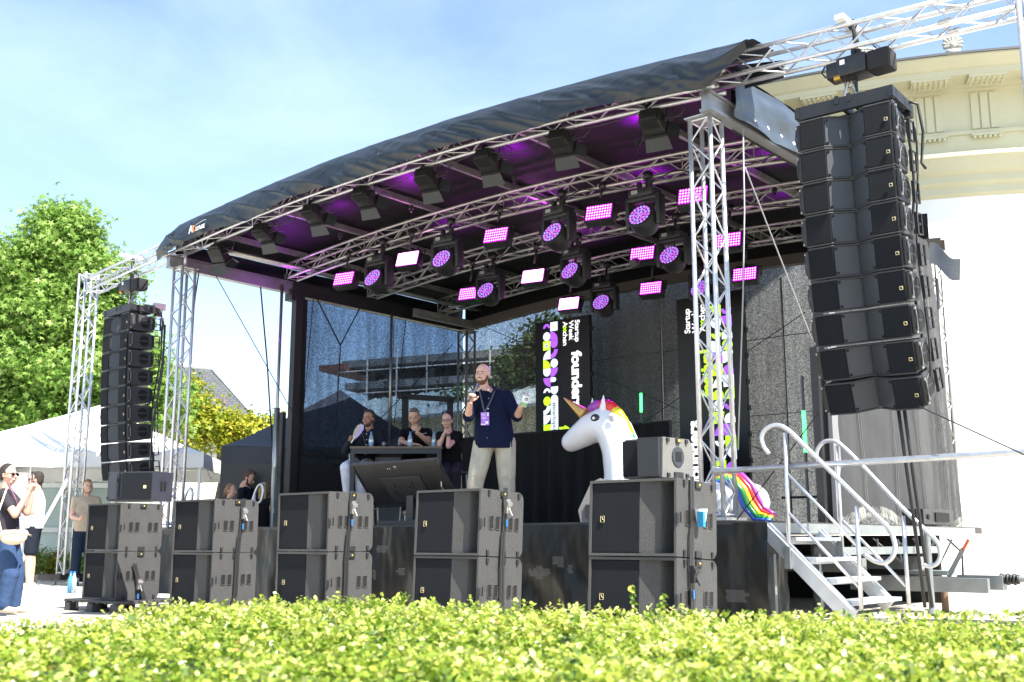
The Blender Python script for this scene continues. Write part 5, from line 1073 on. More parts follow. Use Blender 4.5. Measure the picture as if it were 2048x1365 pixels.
for x, z, w_, h_ in ((-.01, .04, .008, .04), (.012, .04, .008, .04), (0, .055, .026, .007)): b.box((x, -.045+.0*abs(x), z), (w_, .004, h_))
b.build('letter_mark', cK, e)

# bar table
tA = ony(700, 893, 14.85); tA.z = 2.12; c0 = Vector((0, 0, ZC)); d = ray(700, 893); tA = c0+d*((2.12-ZC)/d.z); d = ray(884, 893); tB = c0+d*((2.12-ZC)/d.z); tX = (tB-tA); tL = tX.length; tX.normalize(); tZ = atan2(tX.y, tX.x)
e = empty('bar_table', (tA.x, tA.y, DECK), tZ, 'high black table where the panel of three sits', 'table'); TD = .75; TH = 2.12-DECK; TM = mat('table frame', (.02, .023, .028), .5)
MB().box((tL/2, TD/2, TH-.015), (tL, TD, .03)).build('tabletop', mat('table top wood', (.12, .085, .06), .5), e)
b = MB(); b.box((tL/2, .03, TH-.065), (tL-.02, .03, .07)); b.box((tL/2, TD-.03, TH-.065), (tL-.02, .03, .07)); b.box((.03, TD/2, TH-.065), (.03, TD-.08, .07)); b.box((tL-.03, TD/2, TH-.065), (.03, TD-.08, .07)); b.build('apron', TM, e)
for x in (.035, tL-.035):
    for yy in (.035, TD-.035): MB().box((x, yy, (TH-.1)/2), (.055, .055, TH-.1)).build('leg', TM, e)
def tw(x, yv, h=0): return Vector((tA.x, tA.y, 2.12+h))+tX*x+Vector((-tX.y, tX.x, 0))*yv
PETM = mat('clear bottle plastic', (.55, .65, .72), .08, 0, trans=.6); BL = mat('bottle label', (.2, .42, .65), .5); WL = mat('white label', (.8, .8, .8), .5); BC = mat('blue cap', (.02, .16, .55), .4)
for i, (px, lab) in enumerate([(742, 'water bottle with blue cap before the man with the fan'), (820, 'water bottle with blue cap before the man resting his chin'), (868, 'water bottle with blue cap at the right end of the high table')]):
    d = ray(px, 893); yy = tA.y+.28; p = ony(px, 893, yy); e = empty('water_bottle', (p.x, yy, 2.121), 0, lab, 'bottle', 'water bottles on the high table')
    b = MB(); b.tube([(0, 0, 0), (0, 0, .01), (0, 0, .05), (0, 0, .06), (0, 0, .12), (0, 0, .15), (0, 0, .19), (0, 0, .21)], [.028, .033, .033, .031, .033, .031, .015, .013], 14); b.build('bottle_body', PETM, e, True)
    b = MB(); b.cyl((0, 0, .218), .015, .022, n=12); b.build('cap', BC, e); b = MB(); b.tube([(0, 0, .05), (0, 0, .08)], .034, 14, cap=False); b.build('label', BL, e, True); b = MB(); b.tube([(0, 0, .08), (0, 0, .115)], .034, 14, cap=False); b.build('label', WL, e, True)
for px, lab in ((777, 'grey ball microphone lying on the high table near the man with the fan'), (808, 'grey ball microphone lying on the high table before the man resting his chin')):
    p = ony(px, 893, tA.y+.12); mic((p.x, tA.y+.1, 2.147), (-.2, -.9, .0), lab, .22)
def stool(loc, label):
    e = empty('bar_stool', loc, .3, label, 'stool', 'bar stools of the panel'); b = MB(); b.box((0, 0, .76), (.38, .36, .04), bev=.015); b.build('seat', BLK, e)
    for x in (-1, 1):
        for yy in (-1, 1): b = MB(); b.tube([(x*.2, yy*.19, 0), (x*.16, yy*.15, .75)], .013, 6); b.build('leg', ALUD, e)
    b = MB()
    for a, c_ in (((-.19, -.18), (.19, -.18)), ((.19, -.18), (.19, .18)), ((.19, .18), (-.19, .18)), ((-.19, .18), (-.19, -.18))): b.tube([(*a, .25), (*c_, .25)], .01, 6)
    b.tube([(-.17, .16, .76), (-.18, .2, 1.05), (.18, .2, 1.05), (.17, .16, .76)], .012, 6); b.build('footrest', STEEL, e); return e
yA = 15.55; root = Vector((ony(716, 1050, yA).x, yA, DECK)); Jm = J_(yA, dict(head=(737, 838, -.04), shl=(712, 870, -.05), shr=(758, 868, .0), ell=(690, 902, -.15), elr=(768, 900, -.05), wrl=(700, 884, -.32), wrr=(745, 900, -.25), hl=(712, 926, .05), hr=(737, 926, .1), knl=(692, 936, -.4), knr=(722, 940, -.4), anl=(700, 1020, -.28), anr=(722, 1020, -.25)))
pe, P, q = person('dark haired man in dark shirt and white trousers fanning himself at the high table', root, Jm, (-.42, -.9, 0), 'brown', 1.0, .98, 0, (-.3, -1, 0), fabric('dark navy shirt', (.012, .014, .022), .5, 10), 'long', fabric('white jeans', (.55, .55, .62), .8, 12), 'long', mat('dark shoe', (.03, .03, .03), .5), mat('cropped hair', (.03, .02, .016), .8), 'short', mat('stubble', (.06, .035, .025), .8), False, [('wrl', (.3, -.2, 1), (.5, -.7, .1), .95, 1.2, 1), ('wrr', (-.7, -.4, -.2), (0, 0, -1), .95, .5, 1)], .009, .98)
b = MB(); 
for py in (868, 880, 890): b.cyl(ony(733, py, yA-.15)-root, .007, .006, (0, 1, 0), 8)
b.build('button', WHITE, pe); b = MB(); b.tube([ony(724, 866, yA-.12)-root, ony(730, 885, yA-.17)-root, ony(731, 893, yA-.18)-root], .006); b.build('lanyard', mat('dark lanyard', (.05, .05, .06), .6), pe)
stool(Vector((ony(722, 1050, yA).x, yA+.12, DECK)), 'bar stool under the man with the white trousers')
p = ony(706, 880, yA-.45); e = empty('hand_fan', p, 0, 'lavender and beige printed fan in the left panelist\'s hand', 'fan'); e.rotation_euler = (0, .5, .2); b = MB(); b.prism([(.0, .03), (.03, .04), (.05, .12), (.055, .2), (.03, .25), (-.02, .25), (-.05, .2), (-.05, .12), (-.03, .04)], lambda x, z, t: (x, t, z), .004); b.build('fan_blade', mat('lavender paper', (.45, .36, .62), .6, var=.15, vs=10), e); b = MB(); b.prism([(-.03, .04), (-.012, .04), (-.02, .25), (-.05, .2), (-.05, .12)], lambda x, z, t: (x, t-.003, z), .003); b.build('printed_edge', mat('beige green print', (.45, .42, .25), .6, var=.3, vs=30), e); b = MB(); b.box((0, .002, .0), (.014, .008, .1)); b.build('fan_handle', WHITE, e)
yB = 15.75; root = Vector((ony(829, 1050, yB).x, yB, DECK)); Jm = J_(yB, dict(head=(828, 835, -.12), shl=(806, 868, 0), shr=(855, 866, .0), ell=(802, 885, -.22), elr=(857, 884, -.22), wrl=(826, 889, -.42), wrr=(834, 866, -.34), hl=(815, 930, .1), hr=(842, 930, .1), knl=(810, 945, -.35), knr=(848, 945, -.35), anl=(812, 1020, -.3), anr=(845, 1020, -.3)))
pe, P, q = person('grey haired man in a black T-shirt resting his chin in his hand', root, Jm, (-.12, -.88, -.30), 'tan', 1.08, .98, .05, (0, -1, 0), BTEE, 'short', fabric('dark trousers', (.02, .02, .025), .5, 10), 'long', None, HG_, 'short', None, False, [('wrl', (1, -.2, -.1), (0, 0, -1), 1, .3, 1), ('wrr', (-.25, -.1, 1), (-.3, .8, .1), 1.05, .9, -1)], .009, 1.08)
b = MB()
for i, (x, z) in enumerate(((838, 866), (843, 867), (848, 866), (840, 871), (846, 872))): b.box(ony(x+3, z+1, yB-.162)-root, (.022, .004, .009))
b.build('shirt_print', cWt if 0 else mat('white shirt print', (.7, .7, .7), .6), pe); b = MB(); b.cyl(ony(828, 864, yB-.34)-root, .034, .02, (.1, .1, 1)); b.build('wristband', BLK, pe)
stool(Vector((ony(829, 1050, yB).x, yB+.15, DECK)), 'bar stool under the grey haired man')
yC = 15.35; root = Vector((ony(900, 1050, yC).x, yC, DECK)); Jm = J_(yC, dict(head=(894, 842, -.08), shl=(880, 871, 0), shr=(918, 871, .0), ell=(879, 891, -.22), elr=(897, 893, -.3), wrl=(888, 869, -.26), wrr=(897, 869, -.26), hl=(893, 932, .1), hr=(914, 932, .1), knl=(890, 945, -.35), knr=(912, 945, -.35), anl=(892, 1020, -.3), anr=(912, 1020, -.3)))
pe, P, q = person('woman with round glasses and black top leaning her chin on folded hands', root, Jm, (-.2, -.96, -.05), 'fair', .9, .92, .06, (0, -1, 0), BTEE, 'short', MATS['dark trousers'], 'long', None, HD, 'tied', None, False, [('wrl', (.35, -.1, 1), (.7, .3, 0), .95, 1.2, 1), ('wrr', (-.35, -.1, 1), (-.7, .3, 0), .95, 1.2, -1)], .008, .95, glasses='round')
b = MB(); b.cyl(ony(896, 871, yC-.29)-root, .03, .022, (0, .2, 1)); b.cyl(ony(896, 871, yC-.325)-root, .018, .008, (0, 1, 0)); b.build('wristwatch', mat('dark strap', (.03, .04, .04), .4), pe); b = MB(); b.tube([P(-.05, -.01, .135), P(-.02, .02, .15), (P(.03, .02, .152)), P(.07, -.0, .13)], .012*.9, 6); b.build('hair_clip', mat('violet sunglasses', (.05, .01, .08), .2), pe, True)
stool(Vector((ony(903, 1050, yC).x, yC+.15, DECK)), 'bar stool under the woman with round glasses')
# people on the ground at the left
yW = 12.5; root = Vector((ony(18, 1222, yW).x, yW, .02)); Jm = J_(yW, dict(head=(18, 950, -.0), shl=(6, 990, -.12), shr=(16, 988, .17), ell=(30, 1030, -.18), elr=(54, 1026, .12), wrl=(58, 984, -.14), wrr=(66, 988, .1), hl=(12, 1082, -.08), hr=(22, 1082, .1), knl=(20, 1150, -.1), knr=(32, 1150, .12), anl=(6, 1212, -.1), anr=(27, 1212, .12)))
pe, P, q = person('woman in black T-shirt and wide blue trousers taking a photo with her phone', root, Jm, (.93, -.3, .02), 'fair', .95, .95, 0, (1, -.2, 0), fabric('faded black cotton', (.035, .032, .04), .6, 10), 'short', fabric('blue denim', (.035, .065, .14), .7, 12), 'wide', mat('beige sandal', (.5, .42, .33), .6), HD, 'ponytail', None, True, [('wrl', (.25, -.1, 1), (.4, .8, 0), .95, .8, 1), ('wrr', (.0, -.1, 1), (.3, -.8, 0), .95, .8, -1)], .009, .98, .1, glasses='sun')
b = MB()
for s_ in (0, 1): b.tube([ony(17, 966, yW-.1+.2*s_)-root, ony(32, 1000, yW-.08+.1*s_)-root, ony(40, 1030, yW)-root], .006)
b.build('lanyard', mat('patterned lanyard', (.3, .12, .2), .6), pe); 
p = ony(27, 1075, yW-.3); e = empty('belt_bag', p, .2, 'cream belt bag worn by the woman with the phone', 'bag'); b = MB(); b.ell((0, 0, 0), (.145, .06, .085)); b.cap((-.1, 0, .03), (.11, 0, .04), .05, .045); solidify_blob(b, 'pouch', mat('cream leather', (.6, .5, .36), .6, bump=.3, bs=20), e, .01, 3)
b = MB(); b.tube([(-.12, 0, .03), (-.2, .06, .25), (-.16, .2, .55)], .01); b.tube([(.13, 0, .04), (.14, .2, .02)], .009); b.build('strap', MATS['cream leather'], e, True); b = MB(); b.tube([(-.1, -.058, .045), (.1, -.056, .05)], .004); b.build('zip', STEEL, e)
p = ony(64, 962, yW-.03); e = empty('mobile_phone', p, radians(-72), 'dark mobile phone with camera held up by the woman', 'phone'); b = MB(); b.box((0, 0, 0), (.075, .009, .15), bev=.003); b.build('case', mat('violet black case', (.03, .025, .06), .3), e); b = MB()
for z in (.05, .025): b.cyl((.018, .006, z), .009, .004, (0, 1, 0))
b.build('camera_lens', HOLE, e)
def stand(px, y, top, yaw, label, **kw):
    z0 = kw.pop('z0', .06); T_ = ony(px, top, y).z-z0; x = ony(px, top, y).x; k = T_/1.77; f = Vector((cos(yaw), sin(yaw), 0)); r = Vector((f.y, -f.x, 0)); root = Vector((x, y, z0))
    g_ = lambda a, c, z: root+r*a*k+f*c*k+Vector((0, 0, z*k))
    J = dict(head=g_(0, .03, 1.645), shl=g_(-.175, 0, 1.43), shr=g_(.175, 0, 1.43), hl=g_(-.085, 0, .93), hr=g_(.085, 0, .93), knl=g_(-.1, .02, .5), knr=g_(.1, .02, .5), anl=g_(-.1, 0, .085), anr=g_(.1, 0, .085), ell=g_(-.22, .02, 1.15), elr=g_(.22, .02, 1.15), wrl=g_(-.12, .28, 1.2), wrr=g_(.12, .28, 1.2))
    for n, v in (kw.pop('arm', {}) or {}).items(): J[n] = g_(*v)
    return person(label, root, J, kw.pop('fw', (f.x, f.y, kw.pop('look', 0))), k=k*kw.pop('kk', 1.0), hs=k*.97, body_fw=(f.x, f.y, 0), voxel=.012, hands=[('wrl', f+Vector((0, 0, .2)), (0, 0, 1), .9, .7, 1), ('wrr', f+Vector((0, 0, .2)), (0, 0, 1), .9, .7, -1)], **kw)
stand(77, 18.0, 944, radians(195), 'man in a white polo shirt and dark shorts standing left under the white gazebo', skin='fair', shirt=fabric('white cotton', (.7, .7, .7), .5, 10), pants=fabric('dark navy shorts', (.012, .015, .025), .5), pants_kind='shorts', shoes=mat('white shoe', (.6, .6, .6), .6), hair=HD, beard=mat('short dark beard', (.05, .03, .02), .8), glasses='sun', kk=1.05, arm=dict(wrl=(-.1, .3, 1.3), wrr=(.1, .32, 1.25)))
stand(176, 19.2, 960, radians(-60), 'smiling man in a beige T-shirt standing between the truss and the leftmost subwoofers', skin='fair', shirt=fabric('beige cotton', (.42, .34, .25), .5, 10), pants=fabric('dark denim', (.015, .025, .045), .5), shoes=MATS['dark shoe'], hair=mat('light brown hair', (.2, .1, .045), .6), beard=mat('light beard', (.3, .17, .1), .8), smile=True, arm=dict(wrl=(-.1, .25, 1.12), wrr=(.12, .3, 1.1)))
stand(461, 19.3, 968, radians(-20), 'brown haired woman with a ponytail standing left of the two others behind the subwoofers', skin='fair', shirt=BTEE, pants=MATS['dark trousers'], hair=mat('brown hair', (.22, .12, .06), .6), hair_kind='ponytail')
stand(496, 20.0, 941, radians(-15), 'tall man in a dark shirt looking down, behind the subwoofers', skin='fair', shirt=MATS['dark navy shirt'], pants=MATS['dark trousers'], hair=mat('short brown hair', (.09, .05, .03), .7), beard=MATS['stubble'], look=-.5)
stand(529, 19.5, 966, radians(60), 'blonde woman in a black top seen from behind, beside the dark gazebo', skin='fair', shirt=BTEE, shirt_kind='none', pants=MATS['dark trousers'], hair=HB, hair_kind='long')

# ================================================================== TILTED MONITOR
u0_, z0_ = onv(702, 928, -.25); u1_, z1_ = onv(872, 921, -.25); mw = u1_-u0_; zt = (z0_+z1_)/2
e = empty('tilted_monitor', S((u0_+u1_)/2, .0, DECK), -YAW, 'large flat screen tilted back on the stage floor, its black back towards the audience', 'monitor')
tl = .70; tp = bpy.data.objects.new('screen_unit', None); col.objects.link(tp); tp.parent = e; tp.location = (0, -.25, zt-DECK); tp.rotation_euler = (radians(40), 0, 0)
MN = mat('monitor back', (.016, .017, .019), .35, var=.2, vs=5)
b = MB(); b.box((0, .02, -tl/2), (mw, .035, tl), bev=.006); b.build('back_shell', MN, tp); b = MB(); b.box((0, -.006, -tl*.62), (mw*.46, .02, tl*.6), bev=.01); b.build('mount_plate', mat('mount plate', (.022, .023, .025), .45), tp)
b = MB()
for s_ in (-1, 1): b.box((s_*.16, -.018, -tl*.5), (.014, .004, .09)); b.box((s_*.19, -.018, -tl*.72), (.012, .004, .15), Matrix.Rotation(s_*.5, 3, 'Y')); b.cyl((s_*.09, -.02, -tl*.55), .01, .01, (0, 1, 0))
b.build('mount_slot', HOLE, tp); b = MB(); b.box((0, .0, -.07), (.05, .004, .01)); b.box((0, .0, -.09), (.04, .004, .004)); b.cyl((-.11, 0, -.1), .007, .006, (0, 1, 0)); b.cyl((-.15, 0, -.1), .007, .006, (0, 1, 0)); b.build('rating_label', mat('pale label', (.5, .5, .5), .5), tp)
b = MB()
for z in (-.012, -tl+.012): b.box((0, .0, z), (mw, .02, .02))
for x in (-mw/2+.01, mw/2-.01): b.box((x, .0, -tl/2), (.02, .02, tl))
b.build('bezel', MN, tp); b = MB(); b.tube([(mw*.43, -.005, -.33), (mw*.43, -.04, -.38), (mw*.43, -.04, -.46), (mw*.43, -.005, -.5)], .009); b.build('grip', STEEL, tp)
b = MB(); b.box((0, .1, .03), (.7, .5, .05)); b.box((0, .1, .2), (.12, .06, .36)); b.build('floor_stand', BLK, e)

# ================================================================== UNICORN
VU = .75
def Uq(px, py, dv=0): u, z = onv(px, py, VU+dv); return Vector((u, dv, z-DECK))
un = empty('inflatable_unicorn', S(0, VU, DECK), -YAW, 'big inflatable white unicorn with rainbow mane lying on the stage', 'inflatable'); VW = mat('white vinyl', (.80, .79, .80), .32, coat=.3, bump=.15, bs=25)
b = MB(); mm_ = 1/405.
ch = [(1143, 884, 24), (1158, 874, 29), (1182, 858, 35), (1208, 850, 40), (1230, 865, 42), (1243, 900, 44), (1249, 945, 46), (1251, 990, 49), (1262, 1015, 44)]
pts = [Uq(x, y) for x, y, r in ch]; rs = [r*.0052 for x, y, r in ch]
for i in range(len(pts)-1): b.cap(pts[i], pts[i+1], rs[i], rs[i+1], 18)
cu = Uq(1370, 1010); R0 = .62
for k in range(24):
    a = 2*pi*k/24; a2 = 2*pi*(k+1)/24; b.cap(Vector((cu.x+1.0*R0*cos(a), .55*R0*sin(a)*1.4+.25, .22)), Vector((cu.x+1.0*R0*cos(a2), .55*R0*sin(a2)*1.4+.25, .22)), .215, .215, 12)
solidify_blob(b, 'body', VW, un, .02, 6)
hb_ = Uq(1169, 829); ht_ = Uq(1127, 796, -.03); b = MB(); n_ = 18; b.tube([lp(hb_, ht_, i/n_) for i in range(n_+1)], [(.072*(1-i/n_)+.004)*(1+.06*(i % 2)) for i in range(n_+1)], 16); b.build('horn', mat('gold vinyl', (.72, .42, .12), .28, .5, coat=.3), un, True)
for px, py, dv in ((1184, 812, .07), (1206, 806, -.08)): q0 = Uq(px, py+12, dv); q1 = Uq(px+1, py-15, dv); b = MB(); b.cap(q0, q1, .045, .004); b.build('ear', VW, un, True)
for dv in (-.195,): c = Uq(1190, 836, dv-.0); b = MB(); b.ell(c, (.062, .02, .045), n=18, m=9); b.build('eye', EP, un, True); b = MB(); b.ell(c+Vector((-.008, -.018, -.005)), (.022, .008, .018)); b.build('eye_glint', WHITE, un, True)  # white bead as a painted glint on the black eye
c = Uq(1224, 836, -.20); b = MB(); b.ell(c, (.055, .015, .055), n=18); b.build('care_label', mat('label vinyl', (.7, .66, .7), .5), un, True); b = MB(); [b.box(c+Vector((0, -.015, .02-.014*i)), (.05, .004, .004)) for i in range(4)]; b.build('label_print', mat('grey print', (.25, .2, .22), .5), un)
RBW = [('violet vinyl', (.30, .04, .35)), ('red vinyl', (.75, .03, .02)), ('orange vinyl', (.85, .22, .01)), ('yellow vinyl', (.85, .68, .02)), ('lime vinyl', (.35, .62, .03)), ('green vinyl', (.02, .33, .08)), ('blue vinyl', (.02, .08, .4)), ('magenta vinyl', (.6, .02, .12))]
mp_ = [(1186, 817), (1200, 811), (1216, 811), (1229, 820), (1240, 834), (1249, 850), (1257, 868), (1263, 890), (1268, 920)]
mcol = [0, 7, 1, 3, 4, 3, 5, 5, 5]
for i in range(8):
    b = MB(); p_, q_ = Uq(*mp_[i]), Uq(*mp_[i+1]); b.cap(p_, q_, .066, .068, 12); b.ell(lp(p_, q_, .5), (.072, .08, .072)); nm, cc = RBW[mcol[i]]; b.build('mane_lobe', mat(nm, cc, .25, coat=.4), un, True)
tp_ = [(1432, 962), (1452, 952), (1474, 958), (1492, 978), (1504, 1005), (1520, 1027), (1548, 1036)]
tq = [Uq(x, y, -.05) for x, y in tp_]
for j, ci in enumerate((0, 1, 3, 5, 6)):
    b = MB(); off = .075-.04*j; pts = []
    for i, p_ in enumerate(tq):
        d = (tq[min(i+1, 6)]-tq[max(i-1, 0)]).normalized(); nrm = Vector((d.z, 0, -d.x))*-1; pts.append(p_+nrm*off*(1-.1*abs(i-4) if i < 6 else .35)+Vector((0, -.02*j+.03, 0)))
    pts = [Vector(p_)-Vector((0, 0, 0)) for p_ in pts]; pts2 = []
    for i in range(len(pts)-1):
        for t in (0, .5): pts2.append(lp(pts[i], pts[i+1], t))
    pts2.append(pts[-1]); b.tube(pts2, [.037-.0015*i if i < 11 else .018 for i in range(len(pts2))], 10); nm, cc = RBW[ci]; b.build('tail_stripe', mat(nm, cc, .25, coat=.4), un, True)

# ================================================================== GAZEBOS
def gazebo(x, y, rz, hw, eave, apex, m, label, val=.26, wall=None, legm=None):
    e = empty('gazebo', (x, y, 0), rz, label, 'gazebo'); b = MB(); c = [(-hw, -hw), (hw, -hw), (hw, hw), (-hw, hw)]
    n_ = 12
    for k in range(4):
        a, d = c[k], c[(k+1) % 4]
        b.grid(lambda s, t: ((a[0]+(d[0]-a[0])*s)*(1-t), (a[1]+(d[1]-a[1])*s)*(1-t), eave+(apex-eave)*(t**1.12)-.10*sin(pi*s)*(1-t)*t*2+.012*fbm(s*5+k, t*4)), n_, n_)
    b.build('roof_fabric', m, e, True)
    for k in range(4):
        a, d = c[k], c[(k+1) % 4]; b = MB(); b.grid(lambda s, t: (a[0]+(d[0]-a[0])*s, a[1]+(d[1]-a[1])*s, eave-val*t-.02*abs(sin(s*pi*3))*t), 24, 2); b.build('valance', m, e)
    for a in c: MB().box((a[0]*.97, a[1]*.97, eave/2), (.045, .045, eave)).build('leg', legm or WHITE, e)
    b = MB()
    for k in range(4):
        a, d = c[k], c[(k+1) % 4]
        for i in range(4):
            p0 = lp((a[0]*.97, a[1]*.97, 0), (d[0]*.97, d[1]*.97, 0), i/4); p1 = lp((a[0]*.97, a[1]*.97, 0), (d[0]*.97, d[1]*.97, 0), (i+1)/4); z0, z1 = (eave-.05, eave-.4) if i % 2 == 0 else (eave-.4, eave-.05)
            b.tube([p0+Vector((0, 0, z0)), p1+Vector((0, 0, z1))], .011, 5)
    b.build('scissor_frame', legm or WHITE, e)
    if wall:
        for k in wall: a, d = c[k], c[(k+1) % 4]; b = MB(); b.grid(lambda s, t: (a[0]+(d[0]-a[0])*s*.995, a[1]+(d[1]-a[1])*s+.06*fbm(s*5, t*3, k)*(1-t), .05+(eave-.1)*t), 40, 14); b.build('side_wall', mat('dark tent wall', (.022, .024, .028), .35, bump=.4, bs=2), e, True)
    return e
WF = mat('white tent fabric', (.85, .85, .84), .7); WF.node_tree.nodes['Principled BSDF'].inputs['Subsurface Weight'].default_value = .0
p = ony(205, 800, 22.2); gazebo(p.x, 22.2, radians(6), 2.55, 2.42, 3.6, WF, 'white pop-up gazebo behind the left speaker array')
DG = mat('dark grey tent fabric', (.05, .055, .068), .6, var=.1, vs=1.5)
p = ony(680, 785, 22.5); gazebo(p.x, 22.5, radians(4), 2.0, 2.58, 3.95, DG, 'dark grey gazebo with side walls left behind the stage', .3, (0, 1, 2, 3), mat('grey tent leg', (.3, .32, .34), .4, .5))
# ================================================================== STAIRS
sv, rv = -.2, .85
e = empty('stage_stairs', S(10.2, 0, 0), -YAW, 'aluminium stairs with curled handrails at the right end of the stage', 'stairs')
def Sx(px, py, v): u, z = onv(px, py, v); return Vector((u-10.2, v, z))
def smooth_path(P_, k=4):
    out = []; n_ = len(P_)
    for i in range(n_-1):
        p0, p1, p2, p3 = P_[max(i-1, 0)], P_[i], P_[i+1], P_[min(i+2, n_-1)]
        for j in range(k): t = j/k; out.append(.5*((2*p1)+(-p0+p2)*t+(2*p0-5*p1+4*p2-p3)*t*t+(-p0+3*p1-3*p2+p3)*t**3))
    return out+[P_[-1]]
for v, top, mids, posts, sg in ((sv, [(1538, 908), (1527, 892), (1524, 870), (1537, 855), (1557, 851), (1578, 862), (1610, 893), (1680, 962), (1750, 1030), (1778, 1058), (1790, 1090), (1786, 1112), (1770, 1126), (1748, 1122), (1728, 1108)], [((1577, 949), (1714, 1092)), ((1577, 1025), (1718, 1175))], [((1570, 866), (1579, 1116)), ((1713, 1013), (1723, 1222))], ((1532, 1058), (1704, 1236))),
                                (rv, [(1637, 926), (1633, 905), (1645, 886), (1665, 882), (1685, 893), (1740, 948), (1800, 1012), (1850, 1060), (1874, 1085), (1881, 1108), (1874, 1127), (1858, 1133), (1848, 1130)], [((1686, 1042), (1812, 1173)), ], [((1673, 892), (1684, 1096)), ((1806, 1032), (1818, 1212))], ((1636, 1068), (1780, 1212)))):
    b = MB(); b.tube(smooth_path([Sx(x, y_, v) for x, y_ in top]), .0215, 10); b.build('handrail', ALU, e, True)
    for a, c_ in mids: b = MB(); b.tube([Sx(*a, v), Sx(*c_, v)], .016, 8); b.build('mid_rail', ALU, e, True)
    for a, c_ in posts: b = MB(); b.tube([Sx(*a, v), Sx(*c_, v)], .021, 8); b.build('post', ALU, e, True)
    b = MB(); b.bar(Sx(*sg[0], v), Sx(*sg[1], v), .04, .15); b.bar(Sx(sg[0][0]+3, sg[0][1]-8, v), Sx(*sg[1], v)+Vector((0, 0, .07)), .06, .012); b.build('stringer', mat('milled aluminium', (.62, .64, .66), .45, .5, var=.08, vs=8), e)
    b = MB(); q_ = Sx(*posts[0][1], v); b.box(q_+Vector((0, -.035, .0)), (.06, .03, .2)); b.build('post_socket', GALV, e)
sa, sb = Sx(1532, 1050, sv), Sx(1704, 1228, sv)
for i in range(4): t = (i+.6)/4.2; c = lp(sa, sb, t); b = MB(); b.box((c.x+.05, (sv+rv)/2, c.z-.02), (.24, rv-sv-.05, .035)); b.box((c.x-.06, (sv+rv)/2, c.z-.045), (.012, rv-sv-.05, .05)); b.build('tread', MATS['milled aluminium'], e)
b = MB(); b.box((.22, sv+.15, .35), (.05, .05, .7)); b.box((.3, rv-.1, .35), (.05, .05, .7)); b.build('support_leg', GALV, e)
# ================================================================== ROPES, STRAPS, CABLES
RP = mat('black rope', (.015, .015, .017), .8); GRP = mat('grey rope', (.35, .35, .36), .8)
def line(name, pts, r, m, label, cat='rope', group=None, sag=0):
    root = Vector(pts[0]); e = empty(name, root, 0, label, cat, group); P_ = [Vector(p_)-root for p_ in pts]
    if len(P_) == 2: P_ = [lp(P_[0], P_[1], t)-Vector((0, 0, sag*4*t*(1-t))) for t in np.linspace(0, 1, 12)]
    MB().tube(P_, r, 6).build(name.split('_')[-1] if '_' in name else name, m, e, True); return e
V = lambda px, py, v: S(onv(px, py, v)[0], v, onv(px, py, v)[1])
Uu = lambda px, py, u: S(u, onu(px, py, u)[0], onu(px, py, u)[1])
line('guy_rope', [V(425, 540, .1), Uu(598, 848, .35), Uu(668, 948, .5)], .007, RP, 'thin black rope slanting down from the left front roof corner', group='thin guy ropes')
e = line('tension_strap', [Uu(520, 562, -.1), Uu(534, 720, -.1), Uu(545, 900, -.1), Uu(548, 960, -.1)], .014, RP, 'black strap hanging from the left side beam against the sky', 'strap')
line('tension_strap', [Uu(400, 530, -.1), Uu(391, 590, -.1), Uu(385, 640, -.1)], .012, RP, 'short black strap beside the left stage tower top', 'strap')
line('tension_strap', [Uu(635, 600, .08), Uu(680, 690, .08)], .014, RP, 'left arm of the Y shaped strap before the left net', 'strap'); line('tension_strap', [Uu(720, 616, .08), Uu(681, 690, .08)], .012, RP, 'right arm of the Y shaped strap before the left net', 'strap')
line('tension_strap', [Uu(681, 690, .08), Uu(676, 780, .08), Uu(671, 870, .08)], .012, RP, 'stem of the Y shaped strap before the left net', 'strap')
for a, c_, lab in (((627, 595), (606, 830), 'thin rope next to the left black post'), ((788, 640), (782, 880), 'thin vertical rope right of the lifting ram on the left net'), ((812, 640), (788, 850), 'slanting dark rope on the left net behind the panel'), ((896, 655), (896, 790), 'thin dark rope near the back left tower'), ((905, 690), (700, 900), 'thin cord crossing the left net diagonally')):
    line('guy_rope', [Uu(*a, .1), Uu(*c_, .1)], .008, RP, lab, group='thin guy ropes')
line('guy_rope', [V(1486, 250, .45), V(1489, 420, .4), V(1486, 590, .3), V(1476, 900, .0)], .008, GRP, 'grey cord hanging down beside the right stage tower', group='thin guy ropes')
line('guy_rope', [V(1490, 335, .5), V(1628, 690, 2.2)], .008, GRP, 'grey cord running from the roof towards the right speaker array', group='thin guy ropes')
line('guy_rope', [V(1838, 813, -.1), V(2075, 922, -.4)], .006, RP, 'black cord from the foot of the right array to the right edge', group='thin guy ropes')
line('guy_rope', [V(1638, 826, .0), V(1472, 1042, .0)], .006, RP, 'black cord from the foot of the right array down to the stage tower', group='thin guy ropes')
line('guy_rope', [V(955, 648, 6.6), V(1425, 848, 6.6)], .007, RP, 'dark cord crossing the back net down to the right', group='thin guy ropes'); line('guy_rope', [V(1610, 625, 6.6), V(1265, 860, 6.6)], .007, RP, 'dark cord crossing the back net down to the left', group='thin guy ropes')
line('guy_rope', [V(1500, 890, 5.9), V(1625, 945, 5.9)], .007, RP, 'short dark cord right of the right screen', group='thin guy ropes')
for k, x in enumerate((0, 12)): line('signal_cable', [V(1796+x, 815, .35), V(1816+x, 960, .6), V(1833+x, 1080, .9), V(1850+x*1.2, 1215, 1.1)], .017, BLK, ['left', 'right'][k]+' one of two thick black cables running down from the right array', 'cable', 'thick array cables')
p0 = ony(245, 640, 18.1); line('signal_cable', [ony(330, 650, 17.9), ony(325, 740, 17.9), ony(305, 850, 17.9), ony(300, 935, 17.8)], .018, BLK, 'black cable hanging down behind the left array', 'cable')
